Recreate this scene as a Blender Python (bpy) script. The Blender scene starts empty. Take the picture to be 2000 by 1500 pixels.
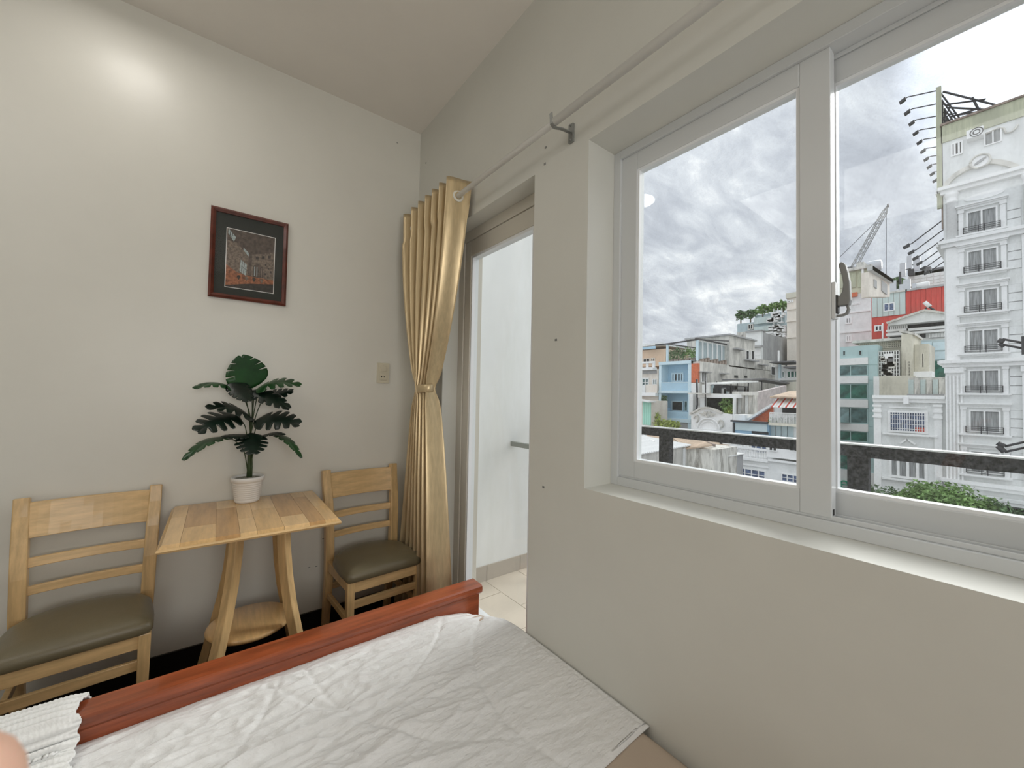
import bpy, bmesh, math, random
from mathutils import Vector, Matrix, noise
random.seed(7)
sc = bpy.context.scene
col = sc.collection

# ------------------------------------------------------------------ camera, sky, sun, lamps and added fill lights, exposure
YAW, PITCH, ROLL = 0.657416, 0.02776, 0.0188016
fw = Vector((math.sin(YAW)*math.cos(PITCH), math.cos(YAW)*math.cos(PITCH), math.sin(PITCH)))
rt0 = Vector((math.cos(YAW), -math.sin(YAW), 0)); up0 = rt0.cross(fw)
rt = rt0*math.cos(ROLL) + up0*math.sin(ROLL); up = -rt0*math.sin(ROLL) + up0*math.cos(ROLL)
CAM = Vector((0, 0, 1.30))
cd = bpy.data.cameras.new('camera'); cam = bpy.data.objects.new('camera', cd); col.objects.link(cam)
cam.matrix_world = Matrix(((rt.x, up.x, -fw.x, CAM.x), (rt.y, up.y, -fw.y, CAM.y), (rt.z, up.z, -fw.z, CAM.z), (0, 0, 0, 1)))
cd.sensor_width = 36; cd.lens = 36*775.345/2000; cd.clip_start = 0.01; cd.clip_end = 2000
cd.dof.use_dof = True; cd.dof.focus_distance = 2.3; cd.dof.aperture_fstop = 9.0
sc.camera = cam
sc.view_settings.view_transform = 'Standard'; sc.view_settings.look = 'None'
sc.view_settings.exposure = 0.0; sc.view_settings.gamma = 1; sc.view_settings.use_curve_mapping = False
sc.cycles.use_denoising = True
sc.cycles.max_bounces = 10; sc.cycles.diffuse_bounces = 6; sc.cycles.transparent_max_bounces = 12
sc.cycles.sample_clamp_indirect = 6

world = bpy.data.worlds.new('overcast_sky'); sc.world = world; world.use_nodes = True
nt = world.node_tree; nt.nodes.clear()
def wn(t, **k):
    n = nt.nodes.new(t)
    for a, b in k.items(): setattr(n, a, b)
    return n
L = nt.links.new
geo = wn('ShaderNodeNewGeometry')
neg = wn('ShaderNodeVectorMath', operation='SCALE'); neg.inputs['Scale'].default_value = -1
L(geo.outputs['Incoming'], neg.inputs[0])
sep = wn('ShaderNodeSeparateXYZ'); L(neg.outputs[0], sep.inputs[0])
zc = wn('ShaderNodeMath', operation='MAXIMUM'); L(sep.outputs['Z'], zc.inputs[0]); zc.inputs[1].default_value = 0.0
zo = wn('ShaderNodeMath', operation='ADD'); L(zc.outputs[0], zo.inputs[0]); zo.inputs[1].default_value = 0.30
inv = wn('ShaderNodeMath', operation='DIVIDE'); inv.inputs[0].default_value = 1; L(zo.outputs[0], inv.inputs[1])
pl = wn('ShaderNodeVectorMath', operation='SCALE'); L(neg.outputs[0], pl.inputs[0]); L(inv.outputs[0], pl.inputs['Scale'])
mp = wn('ShaderNodeMapping'); L(pl.outputs[0], mp.inputs[0])
mp.inputs['Rotation'].default_value = (0, 0, 0.5); mp.inputs['Scale'].default_value = (1.0, 1.9, 1.0)
n1 = wn('ShaderNodeTexNoise'); n1.inputs['Scale'].default_value = 1.5; n1.inputs['Detail'].default_value = 9
n1.inputs['Roughness'].default_value = 0.60; n1.inputs['Distortion'].default_value = 0.6
L(mp.outputs[0], n1.inputs['Vector'])
n2 = wn('ShaderNodeTexNoise'); n2.inputs['Scale'].default_value = 5.0; n2.inputs['Detail'].default_value = 8
n2.inputs['Roughness'].default_value = 0.65; n2.inputs['Distortion'].default_value = 0.8
L(mp.outputs[0], n2.inputs['Vector'])
mixn = wn('ShaderNodeMix', data_type='FLOAT'); mixn.inputs[0].default_value = 0.36
L(n1.outputs['Fac'], mixn.inputs[2]); L(n2.outputs['Fac'], mixn.inputs[3])
ramp = wn('ShaderNodeValToRGB'); L(mixn.outputs[0], ramp.inputs[0])
cr = ramp.color_ramp
cr.elements[0].position = 0.35; cr.elements[0].color = (0.44, 0.47, 0.54, 1)
cr.elements[1].position = 0.62; cr.elements[1].color = (1.05, 1.06, 1.08, 1)
e = cr.elements.new(0.45); e.color = (0.57, 0.60, 0.67, 1)
e = cr.elements.new(0.54); e.color = (0.74, 0.77, 0.83, 1)
# brightening towards the zenith (overcast sky) and a broad glow where the sun stands behind the cloud
elev = wn('ShaderNodeMapRange'); L(sep.outputs['Z'], elev.inputs[0])
elev.inputs[1].default_value = 0; elev.inputs[2].default_value = 1; elev.inputs[3].default_value = 1.0; elev.inputs[4].default_value = 1.35
GLOW = Vector((0.872, -0.045, 0.488)).normalized()
dot = wn('ShaderNodeVectorMath', operation='DOT_PRODUCT'); L(neg.outputs[0], dot.inputs[0]); dot.inputs[1].default_value = GLOW
gl = wn('ShaderNodeMapRange', interpolation_type='SMOOTHERSTEP'); L(dot.outputs['Value'], gl.inputs[0])
gl.inputs[1].default_value = 0.980; gl.inputs[2].default_value = 1.0; gl.inputs[3].default_value = 0; gl.inputs[4].default_value = 1.8
addg = wn('ShaderNodeMath', operation='ADD'); L(elev.outputs[0], addg.inputs[0]); L(gl.outputs[0], addg.inputs[1])
mul = wn('ShaderNodeVectorMath', operation='SCALE'); L(ramp.outputs[0], mul.inputs[0]); L(addg.outputs[0], mul.inputs['Scale'])
bg = wn('ShaderNodeBackground'); L(mul.outputs[0], bg.inputs['Color']); bg.inputs['Strength'].default_value = 1.0
wo = wn('ShaderNodeOutputWorld'); L(bg.outputs[0], wo.inputs['Surface'])

def lamp(name, kind, loc, energy, color, rot=(0, 0, 0), **k):
    d = bpy.data.lights.new(name, kind); d.energy = energy; d.color = color
    for a, b in k.items(): setattr(d, a, b)
    o = bpy.data.objects.new(name, d); col.objects.link(o); o.location = loc; o.rotation_euler = rot
    return o
# veiled sun behind the cloud (very soft)
s = lamp('veiled_sun', 'SUN', (0, 0, 30), 4.2, (1.0, 0.98, 0.95), angle=math.radians(42))
s.rotation_euler = GLOW.to_track_quat('Z', 'Y').to_euler()
# added soft sun, on top of the sky, brightening the facades opposite
s = lamp('facade_fill_sun', 'SUN', (0, 0, 30), 0.80, (0.98, 0.985, 1.0), angle=math.radians(100))
s.rotation_euler = Vector((-0.75, -0.2, 0.62)).to_track_quat('Z', 'Y').to_euler()
# ceiling lamp near the picture wall; two added fill lights brighten the room
lamp('ceiling_lamp_light', 'AREA', (-0.34, 1.96, 2.93), 2.3, (1.0, 0.96, 0.90), shape='DISK', size=0.26)
lamp('fill_light_ceiling', 'AREA', (-1.5, 0.6, 2.90), 12, (1.0, 0.98, 0.94), shape='RECTANGLE', size=1.2, size_y=1.6)
lamp('fill_light_back', 'AREA', (-0.1, -2.22, 1.80), 51, (1.0, 0.985, 0.955), rot=(math.radians(114), 0, math.radians(14)), shape='RECTANGLE', size=1.6, size_y=1.7)

# ------------------------------------------------------------------ materials
def mat(name, c, rough=0.6, metal=0.0, var=0.0, vscale=6.0, vstretch=(1, 1, 1), bump=0.0, bscale=60.0, bstretch=None,
        c2=None, coat=0.0, sheen=0.0, spec=0.5, dark=None, dscale=1.2, damt=0.5):
    m = bpy.data.materials.new(name); m.use_nodes = True
    t = m.node_tree; b = t.nodes['Principled BSDF']
    b.inputs['Base Color'].default_value = (*c, 1); b.inputs['Roughness'].default_value = rough
    b.inputs['Metallic'].default_value = metal; b.inputs['Coat Weight'].default_value = coat
    b.inputs['Specular IOR Level'].default_value = spec
    b.inputs['Sheen Weight'].default_value = sheen
    g = t.nodes.new('ShaderNodeTexCoord')
    src = None
    if var or c2:
        mpn = t.nodes.new('ShaderNodeMapping'); mpn.inputs['Scale'].default_value = vstretch
        t.links.new(g.outputs['Object'], mpn.inputs[0])
        n = t.nodes.new('ShaderNodeTexNoise'); n.inputs['Scale'].default_value = vscale; n.inputs['Detail'].default_value = 6
        n.inputs['Roughness'].default_value = 0.6
        t.links.new(mpn.outputs[0], n.inputs['Vector'])
        r = t.nodes.new('ShaderNodeValToRGB'); t.links.new(n.outputs['Fac'], r.inputs[0])
        ca = tuple(max(0, v*(1-var)) for v in c); cb = c2 if c2 else tuple(min(1, v*(1+var)) for v in c)
        r.color_ramp.elements[0].position = 0.36; r.color_ramp.elements[0].color = (*ca, 1)
        r.color_ramp.elements[1].position = 0.64; r.color_ramp.elements[1].color = (*cb, 1)
        src = r.outputs[0]
        if dark:
            n3 = t.nodes.new('ShaderNodeTexNoise'); n3.inputs['Scale'].default_value = dscale; n3.inputs['Detail'].default_value = 8
            n3.inputs['Roughness'].default_value = 0.7
            mp3 = t.nodes.new('ShaderNodeMapping'); mp3.inputs['Scale'].default_value = (1.6, 1.6, 0.35)
            t.links.new(g.outputs['Object'], mp3.inputs[0]); t.links.new(mp3.outputs[0], n3.inputs['Vector'])
            r3 = t.nodes.new('ShaderNodeMapRange'); r3.inputs[1].default_value = 0.47; r3.inputs[2].default_value = 0.64
            r3.inputs[3].default_value = 0; r3.inputs[4].default_value = damt
            t.links.new(n3.outputs['Fac'], r3.inputs[0])
            mx = t.nodes.new('ShaderNodeMix'); mx.data_type = 'RGBA'
            t.links.new(r3.outputs[0], mx.inputs[0]); t.links.new(src, mx.inputs[6]); mx.inputs[7].default_value = (*dark, 1)
            src = mx.outputs[2]
        t.links.new(src, b.inputs['Base Color'])
    if bump:
        n2 = t.nodes.new('ShaderNodeTexNoise'); n2.inputs['Scale'].default_value = bscale; n2.inputs['Detail'].default_value = 4
        if bstretch:
            mp2 = t.nodes.new('ShaderNodeMapping'); mp2.inputs['Scale'].default_value = bstretch
            t.links.new(g.outputs['Object'], mp2.inputs[0]); t.links.new(mp2.outputs[0], n2.inputs['Vector'])
        else: t.links.new(g.outputs['Object'], n2.inputs['Vector'])
        bp = t.nodes.new('ShaderNodeBump'); bp.inputs['Strength'].default_value = bump; bp.inputs['Distance'].default_value = 0.002
        t.links.new(n2.outputs['Fac'], bp.inputs['Height']); t.links.new(bp.outputs[0], b.inputs['Normal'])
    return m

def glass_mat(name, tint=(0.97, 0.985, 0.98), dirt=0.0, gloss=0.035):
    m = bpy.data.materials.new(name); m.use_nodes = True; t = m.node_tree; t.nodes.clear()
    tr = t.nodes.new('ShaderNodeBsdfTransparent'); tr.inputs[0].default_value = (*tint, 1)
    gs = t.nodes.new('ShaderNodeBsdfGlossy'); gs.inputs['Roughness'].default_value = 0.02
    mx = t.nodes.new('ShaderNodeMixShader'); mx.inputs[0].default_value = gloss
    o = t.nodes.new('ShaderNodeOutputMaterial')
    t.links.new(tr.outputs[0], mx.inputs[1]); t.links.new(gs.outputs[0], mx.inputs[2])
    last = mx.outputs[0]
    if dirt:
        g = t.nodes.new('ShaderNodeTexCoord')
        n = t.nodes.new('ShaderNodeTexNoise'); n.inputs['Scale'].default_value = 260; n.inputs['Detail'].default_value = 3
        t.links.new(g.outputs['Object'], n.inputs['Vector'])
        n4 = t.nodes.new('ShaderNodeTexNoise'); n4.inputs['Scale'].default_value = 5
        t.links.new(g.outputs['Object'], n4.inputs['Vector'])
        mr = t.nodes.new('ShaderNodeMapRange'); mr.inputs[1].default_value = 0.52; mr.inputs[2].default_value = 0.75
        mr.inputs[3].default_value = 0.01; mr.inputs[4].default_value = dirt
        t.links.new(n.outputs['Fac'], mr.inputs[0])
        ml = t.nodes.new('ShaderNodeMath'); ml.operation = 'MULTIPLY'
        t.links.new(mr.outputs[0], ml.inputs[0]); t.links.new(n4.outputs['Fac'], ml.inputs[1])
        df = t.nodes.new('ShaderNodeBsdfDiffuse'); df.inputs[0].default_value = (0.75, 0.75, 0.74, 1)
        m2 = t.nodes.new('ShaderNodeMixShader'); t.links.new(ml.outputs[0], m2.inputs[0])
        t.links.new(last, m2.inputs[1]); t.links.new(df.outputs[0], m2.inputs[2]); last = m2.outputs[0]
    t.links.new(last, o.inputs[0])
    return m

MAT = {}
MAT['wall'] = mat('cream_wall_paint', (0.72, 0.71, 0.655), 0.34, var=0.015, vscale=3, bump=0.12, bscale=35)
MAT['wall_r'] = mat('shaded_wall_paint', (0.66, 0.66, 0.615), 0.45, var=0.02, vscale=3, bump=0.12, bscale=35)  # wall paint darkened: shade of the backlit wall is in the colour
MAT['ceiling'] = mat('ceiling_paint', (0.82, 0.785, 0.73), 0.6, var=0.01, bump=0.08, bscale=50)
MAT['outer_wall'] = mat('white_balcony_paint', (0.86, 0.87, 0.86), 0.7, var=0.03, vscale=2.2, vstretch=(2, 2, 0.7), bump=0.1, bscale=30,
                        dark=(0.66, 0.67, 0.62), dscale=1.3, damt=0.35)
MAT['frame'] = mat('white_upvc', (0.64, 0.66, 0.67), 0.30, bump=0.02, bscale=20)
MAT['frame_beige'] = mat('beige_door_frame', (0.62, 0.59, 0.52), 0.38)
MAT['bead'] = mat('pale_glazing_bead', (0.84, 0.86, 0.88), 0.35)
MAT['gasket'] = mat('dark_gasket', (0.06, 0.06, 0.06), 0.6)
MAT['glass'] = glass_mat('dusty_window_glass', dirt=0.13)
MAT['door_glass'] = glass_mat('door_glass', dirt=0.03)
MAT['handle_grey'] = mat('grey_handle_plastic', (0.22, 0.225, 0.22), 0.4)
MAT['handle_black'] = mat('black_plastic', (0.03, 0.03, 0.03), 0.5)
MAT['oak'] = mat('light_wood', (0.62, 0.42, 0.20), 0.38, var=0.16, vscale=9, vstretch=(5, 5, 0.6), bump=0.06, bscale=40, bstretch=(6, 6, 0.5), coat=0.15)
MAT['oak_x'] = mat('light_wood_crosswise', (0.66, 0.45, 0.22), 0.36, var=0.14, vscale=9, vstretch=(0.6, 5, 5), bump=0.06, bscale=40, bstretch=(0.5, 6, 6), coat=0.15)
MAT['oak_a'] = mat('light_wood_board_pale', (0.66, 0.44, 0.215), 0.30, var=0.10, vscale=10, vstretch=(6, 0.7, 6), coat=0.3)
MAT['oak_b'] = mat('light_wood_board_tan', (0.47, 0.27, 0.11), 0.30, var=0.13, vscale=10, vstretch=(6, 0.7, 6), coat=0.3)
MAT['oak_c'] = mat('light_wood_board_mid', (0.61, 0.39, 0.175), 0.30, var=0.12, vscale=12, vstretch=(6, 0.7, 6), coat=0.3)
MAT['leather'] = mat('olive_brown_leatherette', (0.165, 0.140, 0.085), 0.32, var=0.06, vscale=4, bump=0.25, bscale=420)
MAT['redwood'] = mat('reddish_lacquered_wood', (0.30, 0.072, 0.026), 0.30, var=0.30, vscale=7, vstretch=(0.5, 6, 6), bump=0.04, bscale=30, bstretch=(0.4, 5, 5), coat=0.4)
MAT['floorwood'] = mat('dark_floor_wood', (0.022, 0.010, 0.007), 0.28, var=0.35, vscale=6, vstretch=(0.6, 6, 6))
MAT['skirt'] = mat('dark_skirting', (0.010, 0.008, 0.007), 0.3)
MAT['satin'] = mat('gold_satin_fabric', (0.60, 0.47, 0.28), 0.33, metal=0.55, var=0.10, vscale=5, vstretch=(14, 14, 0.6), bump=0.1, bscale=30, bstretch=(20, 20, 2), sheen=0.25)
MAT['ivory'] = mat('ivory_plastic', (0.80, 0.78, 0.70), 0.4)
MAT['rod'] = mat('white_painted_metal', (0.78, 0.78, 0.76), 0.28)
MAT['bracket'] = mat('tarnished_bracket_metal', (0.30, 0.31, 0.30), 0.4, metal=0.6)
MAT['switch'] = mat('aged_switch_plastic', (0.62, 0.58, 0.46), 0.4)
MAT['black'] = mat('black', (0.01, 0.01, 0.01), 0.5)
MAT['pot'] = mat('white_ribbed_plastic', (0.82, 0.81, 0.79), 0.38)
MAT['soil'] = mat('grey_gravel', (0.26, 0.25, 0.21), 0.9, var=0.6, vscale=120, bump=1.0, bscale=140)
MAT['leaf'] = mat('glossy_dark_leaf', (0.009, 0.058, 0.012), 0.30, var=0.35, vscale=14, bump=0.1, bscale=40)
MAT['leaf_dark'] = mat('glossy_blackish_leaf', (0.004, 0.014, 0.008), 0.30, var=0.35, vscale=14, bump=0.1, bscale=40)
MAT['stem'] = mat('plant_stem', (0.035, 0.06, 0.02), 0.5, var=0.3)
MAT['sheet'] = mat('beige_bed_sheet', (0.50, 0.41, 0.33), 0.85, bump=0.2, bscale=300)
MAT['blanket'] = mat('white_cotton_blanket', (0.84, 0.845, 0.85), 0.8, var=0.02, vscale=3, bump=1.0, bscale=30, bstretch=(1.0, 2.4, 1.0), sheen=0.1)
MAT['blanket'].node_tree.nodes['Bump'].inputs['Distance'].default_value = 0.007
[n for n in MAT['blanket'].node_tree.nodes if n.type == 'TEX_NOISE'][-1].inputs['Detail'].default_value = 9
MAT['knit'] = mat('white_knit_yarn', (0.86, 0.87, 0.87), 0.9, bump=0.6, bscale=160)
MAT['skin'] = mat('skin', (0.80, 0.50, 0.38), 0.5, var=0.05)
MAT['skin'].node_tree.nodes['Principled BSDF'].inputs['Subsurface Weight'].default_value = 0.15
MAT['skin'].node_tree.nodes['Principled BSDF'].inputs['Subsurface Scale'].default_value = 0.01
MAT['nail'] = mat('nail', (0.82, 0.60, 0.52), 0.3)
MAT['granite'] = mat('black_speckled_stone', (0.006, 0.007, 0.009), 0.6, spec=0.2, c2=(0.07, 0.072, 0.08), vscale=75)
MAT['tile_beige'] = mat('beige_floor_tile', (0.60, 0.53, 0.44), 0.35, var=0.05, vscale=4)
MAT['tile_skirt'] = mat('beige_skirting_tile', (0.50, 0.45, 0.39), 0.35, var=0.04, vscale=4)
MAT['grout'] = mat('grout', (0.50, 0.46, 0.40), 0.8)
MAT['picframe'] = mat('mahogany_picture_frame', (0.12, 0.028, 0.018), 0.28, var=0.3, vscale=20, coat=0.4)
MAT['mount'] = mat('dark_green_mount', (0.012, 0.016, 0.012), 0.7)
MAT['paper'] = mat('white_paper', (0.80, 0.80, 0.78), 0.7)
MAT['pic_glass'] = glass_mat('picture_glass', tint=(1, 1, 1), gloss=0.015)
MAT['greymetal'] = mat('grey_painted_metal', (0.24, 0.25, 0.23), 0.45)

# ------------------------------------------------------------------ mesh helpers
WORLD = {}
def wl(o): return WORLD.get(o.name, Vector((0, 0, 0))) if o else Vector((0, 0, 0))
def tag(o, label=None, cat=None, group=None, kind=None):
    if label: o['label'] = label
    if cat: o['category'] = cat
    if group: o['group'] = group
    if kind: o['kind'] = kind
    return o
def empty(name, loc, label=None, cat=None, group=None):
    o = bpy.data.objects.new(name, None); col.objects.link(o); o.location = loc; o.empty_display_size = 0.05
    WORLD[o.name] = Vector(loc)
    return tag(o, label, cat, group)

class MB:
    def __init__(s): s.bm = bmesh.new()
    def box(s, x0, x1, y0, y1, z0, z1, bev=0.0, seg=2, mi=0):
        x0, x1 = min(x0, x1), max(x0, x1); y0, y1 = min(y0, y1), max(y0, y1); z0, z1 = min(z0, z1), max(z0, z1)
        m = Matrix.Translation(((x0+x1)/2, (y0+y1)/2, (z0+z1)/2)) @ Matrix.Diagonal((x1-x0, y1-y0, z1-z0, 1))
        r = bmesh.ops.create_cube(s.bm, size=1, matrix=m)
        vs = r['verts']; fs = set(f for v in vs for f in v.link_faces)
        for f in fs: f.material_index = mi
        if bev:
            es = list(set(e for v in vs for e in v.link_edges))
            bmesh.ops.bevel(s.bm, geom=es, offset=bev, segments=seg, profile=0.6, affect='EDGES')
        return s
    def face(s, pts, mi=0):
        f = s.bm.faces.new([s.bm.verts.new(p) for p in pts]); f.material_index = mi; return s
    def prism(s, pts, d, mi=0):
        """closed polygon pts (3D) extruded by vector d"""
        d = Vector(d); a = [s.bm.verts.new(p) for p in pts]; b = [s.bm.verts.new(Vector(p)+d) for p in pts]
        n = len(pts); fs = [s.bm.faces.new(a), s.bm.faces.new(b[::-1])]
        for i in range(n): fs.append(s.bm.faces.new((a[i], b[i], b[(i+1) % n], a[(i+1) % n])))
        for f in fs: f.material_index = mi
        bmesh.ops.recalc_face_normals(s.bm, faces=fs); return s
    def loft(s, rings, close=True, caps=True, mi=0, smooth=False):
        R = [[s.bm.verts.new(p) for p in r] for r in rings]; n = len(R[0]); fs = []
        for a, b in zip(R, R[1:]):
            for i in range(n if close else n-1):
                fs.append(s.bm.faces.new((a[i], a[(i+1) % n], b[(i+1) % n], b[i])))
        if caps and close: fs += [s.bm.faces.new(R[0][::-1]), s.bm.faces.new(R[-1])]
        for f in fs: f.material_index = mi; f.smooth = smooth
        bmesh.ops.recalc_face_normals(s.bm, faces=fs); return s
    def tube(s, pts, r, seg=8, mi=0, caps=True):
        pts = [Vector(p) for p in pts]; rings = []
        rr = r if isinstance(r, (list, tuple)) else [r]*len(pts); ref = None
        for i, p in enumerate(pts):
            t = (pts[min(i+1, len(pts)-1)] - pts[max(i-1, 0)]).normalized()
            if ref is None: ref = Vector((0, 0, 1)) if abs(t.z) < 0.9 else Vector((1, 0, 0))
            u = (ref - t*ref.dot(t)).normalized(); v = t.cross(u); ref = u
            rings.append([p + (u*math.cos(a) + v*math.sin(a))*rr[i] for a in [2*math.pi*k/seg for k in range(seg)]])
        return s.loft(rings, caps=caps, mi=mi, smooth=seg > 5)
    def bar(s, pts, w, h, side=(1, 0, 0), mi=0):
        """rectangular section swept along pts; w along 'side', h across"""
        pts = [Vector(p) for p in pts]; rings = []; side = Vector(side)
        for i, p in enumerate(pts):
            t = (pts[min(i+1, len(pts)-1)] - pts[max(i-1, 0)]).normalized()
            u = (side - t*side.dot(t)).normalized(); v = t.cross(u)
            ww = w[i] if isinstance(w, (list, tuple)) else w; hh = h[i] if isinstance(h, (list, tuple)) else h
            rings.append([p+u*ww/2+v*hh/2, p-u*ww/2+v*hh/2, p-u*ww/2-v*hh/2, p+u*ww/2-v*hh/2])
        return s.loft(rings, mi=mi)
    def lathe(s, c, prof, seg=32, mi=0, smooth=True):
        """prof: (radius, z) pairs about vertical axis at c"""
        rings = [[Vector((c[0]+r*math.cos(2*math.pi*k/seg), c[1]+r*math.sin(2*math.pi*k/seg), z)) for k in range(seg)] for r, z in prof]
        return s.loft(rings, mi=mi, smooth=smooth)
    def build(s, name, m, parent=None, label=None, kind=None, cat=None, group=None, smooth=None, mod=None):
        off = wl(parent)
        me = bpy.data.meshes.new(name)
        ctr = Vector((0, 0, 0)); n = max(1, len(s.bm.verts))
        for v in s.bm.verts: ctr += v.co
        ctr /= n
        for v in s.bm.verts: v.co -= ctr
        if smooth is not None:
            for f in s.bm.faces: f.smooth = smooth
        s.bm.to_mesh(me); s.bm.free()
        for mm in (m if isinstance(m, (list, tuple)) else [m]): me.materials.append(MAT[mm] if isinstance(mm, str) else mm)
        o = bpy.data.objects.new(name, me); col.objects.link(o); o.location = ctr - off; WORLD[o.name] = ctr.copy()
        if parent: o.parent = parent
        tag(o, label, cat, group, kind)
        if mod:
            b = o.modifiers.new('bevel', 'BEVEL'); b.width = mod; b.segments = 2; b.limit_method = 'ANGLE'
        return o
def B(name, m, parent, *bx, **k):
    bev = k.pop('bev', 0); b = MB()
    for q in bx: b.box(*q, bev=bev)
    return b.build(name, m, parent, **k)

# ------------------------------------------------------------------ room shell
XR, YB, ZC = 1.061, 2.40, 2.992
XW = 1.30
WY0, WY1, WZ0, WZ1 = -0.37, 0.950, 0.978, 2.222
DY0, DY1 = 1.245, 2.02
wr = MB()
wr.box(XR, XW, -2.3, WY0, 0, ZC).box(XR, XW, WY0, WY1, 0, WZ0).box(XR, XW, WY0, WY1, WZ1, ZC)
wr.box(XR, XW, WY1, DY0, 0, ZC).box(XR, XW, DY0, DY1, WZ1, ZC).box(XR, XW, DY1, YB+0.15, 0, ZC)
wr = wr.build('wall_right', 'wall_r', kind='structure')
wb = B('wall_back', 'wall', None, (-2.75, XR, YB, YB+0.15, 0, ZC), kind='structure')
B('wall_left', 'wall', None, (-2.9, -2.75, -2.45, YB+0.15, 0, ZC), kind='structure')
B('wall_front', 'wall', None, (-2.75, XW, -2.45, -2.3, 0, ZC), kind='structure')
B('ceiling', 'ceiling', None, (-2.9, XW, -2.45, YB+0.15, ZC, ZC+0.12), kind='structure')
fl = B('floor', 'floorwood', None, (-2.75, XR, -2.3, YB, -0.06, -0.012), kind='structure')
yy = YB - 0.001; k = 0
while yy > 0.9:
    xx = XR - 0.001 - (0.35 if k % 2 else 0.0)
    if k % 2: B('floor_plank', 'floorwood', fl, (xx+0.002, XR-0.002, yy-0.118, yy-0.002, -0.012, 0.0))
    while xx > -2.74:
        x2 = max(xx-0.9, -2.745); B('floor_plank', 'floorwood', fl, (x2+0.002, xx, yy-0.118, yy-0.002, -0.012, 0.0)); xx = x2
        if x2 <= -2.74: break
    yy -= 0.12; k += 1
B('floor_planks_beyond', 'floorwood', fl, (-2.745, XR-0.002, -2.295, yy, -0.012, 0.0), kind='stuff')
B('baseboard_back', 'skirt', None, (-2.74, XR-0.013, YB-0.012, YB-0.0005, 0.0, 0.100), bev=0.002, kind='structure')
B('baseboard_right', 'skirt', None, (XR-0.012, XR-0.0005, -2.29, DY0-0.01, 0.0, 0.098), (XR-0.012, XR-0.0005, DY1+0.01, YB-0.001, 0.0, 0.098), bev=0.002, kind='structure')
# small nail holes and chips in the plaster
chips = MB()
for (x, y, z) in [(0.906, 2.399, 2.870), (0.479, 2.399, 0.340), (0.515, 2.399, 0.337), (0.389, 2.399, 0.395), (0.545, 2.399, 0.482)]:
    chips.box(x-0.005, x+0.005, y-0.0012, y, z-0.002, z+0.002)
chips.build('plaster_chip', 'handle_grey', wb)
chips = MB()
for (x, y, z) in [(1.060, 1.102, 1.515), (1.060, 1.183, 2.239), (1.060, 2.307, 2.759), (1.060, 1.160, 0.942), (1.060, 1.179, 2.305)]:
    chips.box(x-0.001, x+0.0003, y-0.005, y+0.005, z-0.004, z+0.004)
chips.build('plaster_chip', 'handle_grey', wr)

# ------------------------------------------------------------------ window_1 (sliding, two sashes)
FX = 1.205
w1 = empty('window_1', (FX, 0.3, WZ0)); w1['kind'] = 'structure'
f = MB()
f.box(FX, XW-0.005, WY1-0.030, WY1, WZ0, WZ1).box(FX, XW-0.005, WY0, WY0+0.030, WZ0, WZ1)
f.box(FX, XW-0.005, WY0+0.03, WY1-0.03, WZ0, WZ0+0.030).box(FX, XW-0.005, WY0+0.03, WY1-0.03, WZ1-0.030, WZ1)
f.box(FX+0.012, FX+0.016, WY0+0.03, WY1-0.03, WZ0+0.03, WZ0+0.042).box(FX+0.050, FX+0.054, WY0+0.03, WY1-0.03, WZ0+0.03, WZ0+0.040)
f.box(FX+0.050, FX+0.054, WY0+0.03, WY1-0.03, WZ1-0.042, WZ1-0.03)
f.build('window_frame', 'frame', w1, mod=0.0015)
def sash(x0, x1, y0, y1, z0, z1, st_l, st_r, rb, rtp, pname):
    """y1 is the far (left in the photo) edge"""
    s_ = MB()
    s_.box(x0, x1, y1-st_l, y1, z0, z1).box(x0, x1, y0, y0+st_r, z0, z1)
    s_.box(x0, x1, y0+st_r, y1-st_l, z0, z0+rb).box(x0, x1, y0+st_r, y1-st_l, z1-rtp, z1)
    so = s_.build(pname, 'frame', w1, mod=0.002)
    a0, a1, b0, b1 = y0+st_r, y1-st_l, z0+rb, z1-rtp
    g = MB(); t = 0.008
    g.box(x0+0.004, x1-0.004, a1-t, a1, b0, b1).box(x0+0.004, x1-0.004, a0, a0+t, b0, b1)
    g.box(x0+0.004, x1-0.004, a0+t, a1-t, b0, b0+t).box(x0+0.004, x1-0.004, a0+t, a1-t, b1-t, b1)
    g.build('glazing_bead', 'bead', so)
    xm = (x0+x1)/2
    B('glass_pane', 'glass', so, (xm-0.002, xm+0.002, a0+t, a1-t, b0+t, b1-t))
    return so
s1 = sash(FX+0.010, FX+0.046, 0.292, 0.921, WZ0+0.036, WZ1-0.030, 0.066, 0.066, 0.058, 0.062, 'sash')
s2 = sash(FX+0.056, FX+0.090, WY0+0.03, 0.356, WZ0+0.036, WZ1-0.030, 0.056, 0.062, 0.058, 0.070, 'sash')
B('roller_slot', 'black', s1, (FX+0.020, FX+0.028, 0.2905, 0.293, WZ0+0.042, WZ0+0.056))
hd = B('handle_plate', 'frame', s1, (FX+0.012, FX+0.040, 0.284, 0.292, 1.503, 1.594), bev=0.002)
h = MB(); hx = FX+0.026
h.box(hx-0.010, hx+0.010, 0.280, 0.289, 1.516, 1.562, bev=0.003)
h.build('handle_boss', 'handle_black', s1)
h = MB()
h.prism([(hx-0.010, y_, z_) for y_, z_ in ((0.281, 1.534), (0.281, 1.556), (0.276, 1.560), (0.272, 1.568), (0.270, 1.585), (0.272, 1.605), (0.276, 1.622), (0.279, 1.634), (0.276, 1.641), (0.271, 1.641), (0.266, 1.634), (0.261, 1.612), (0.258, 1.590), (0.257, 1.565), (0.2565, 1.545), (0.259, 1.533))], (0.020, 0, 0))
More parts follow.
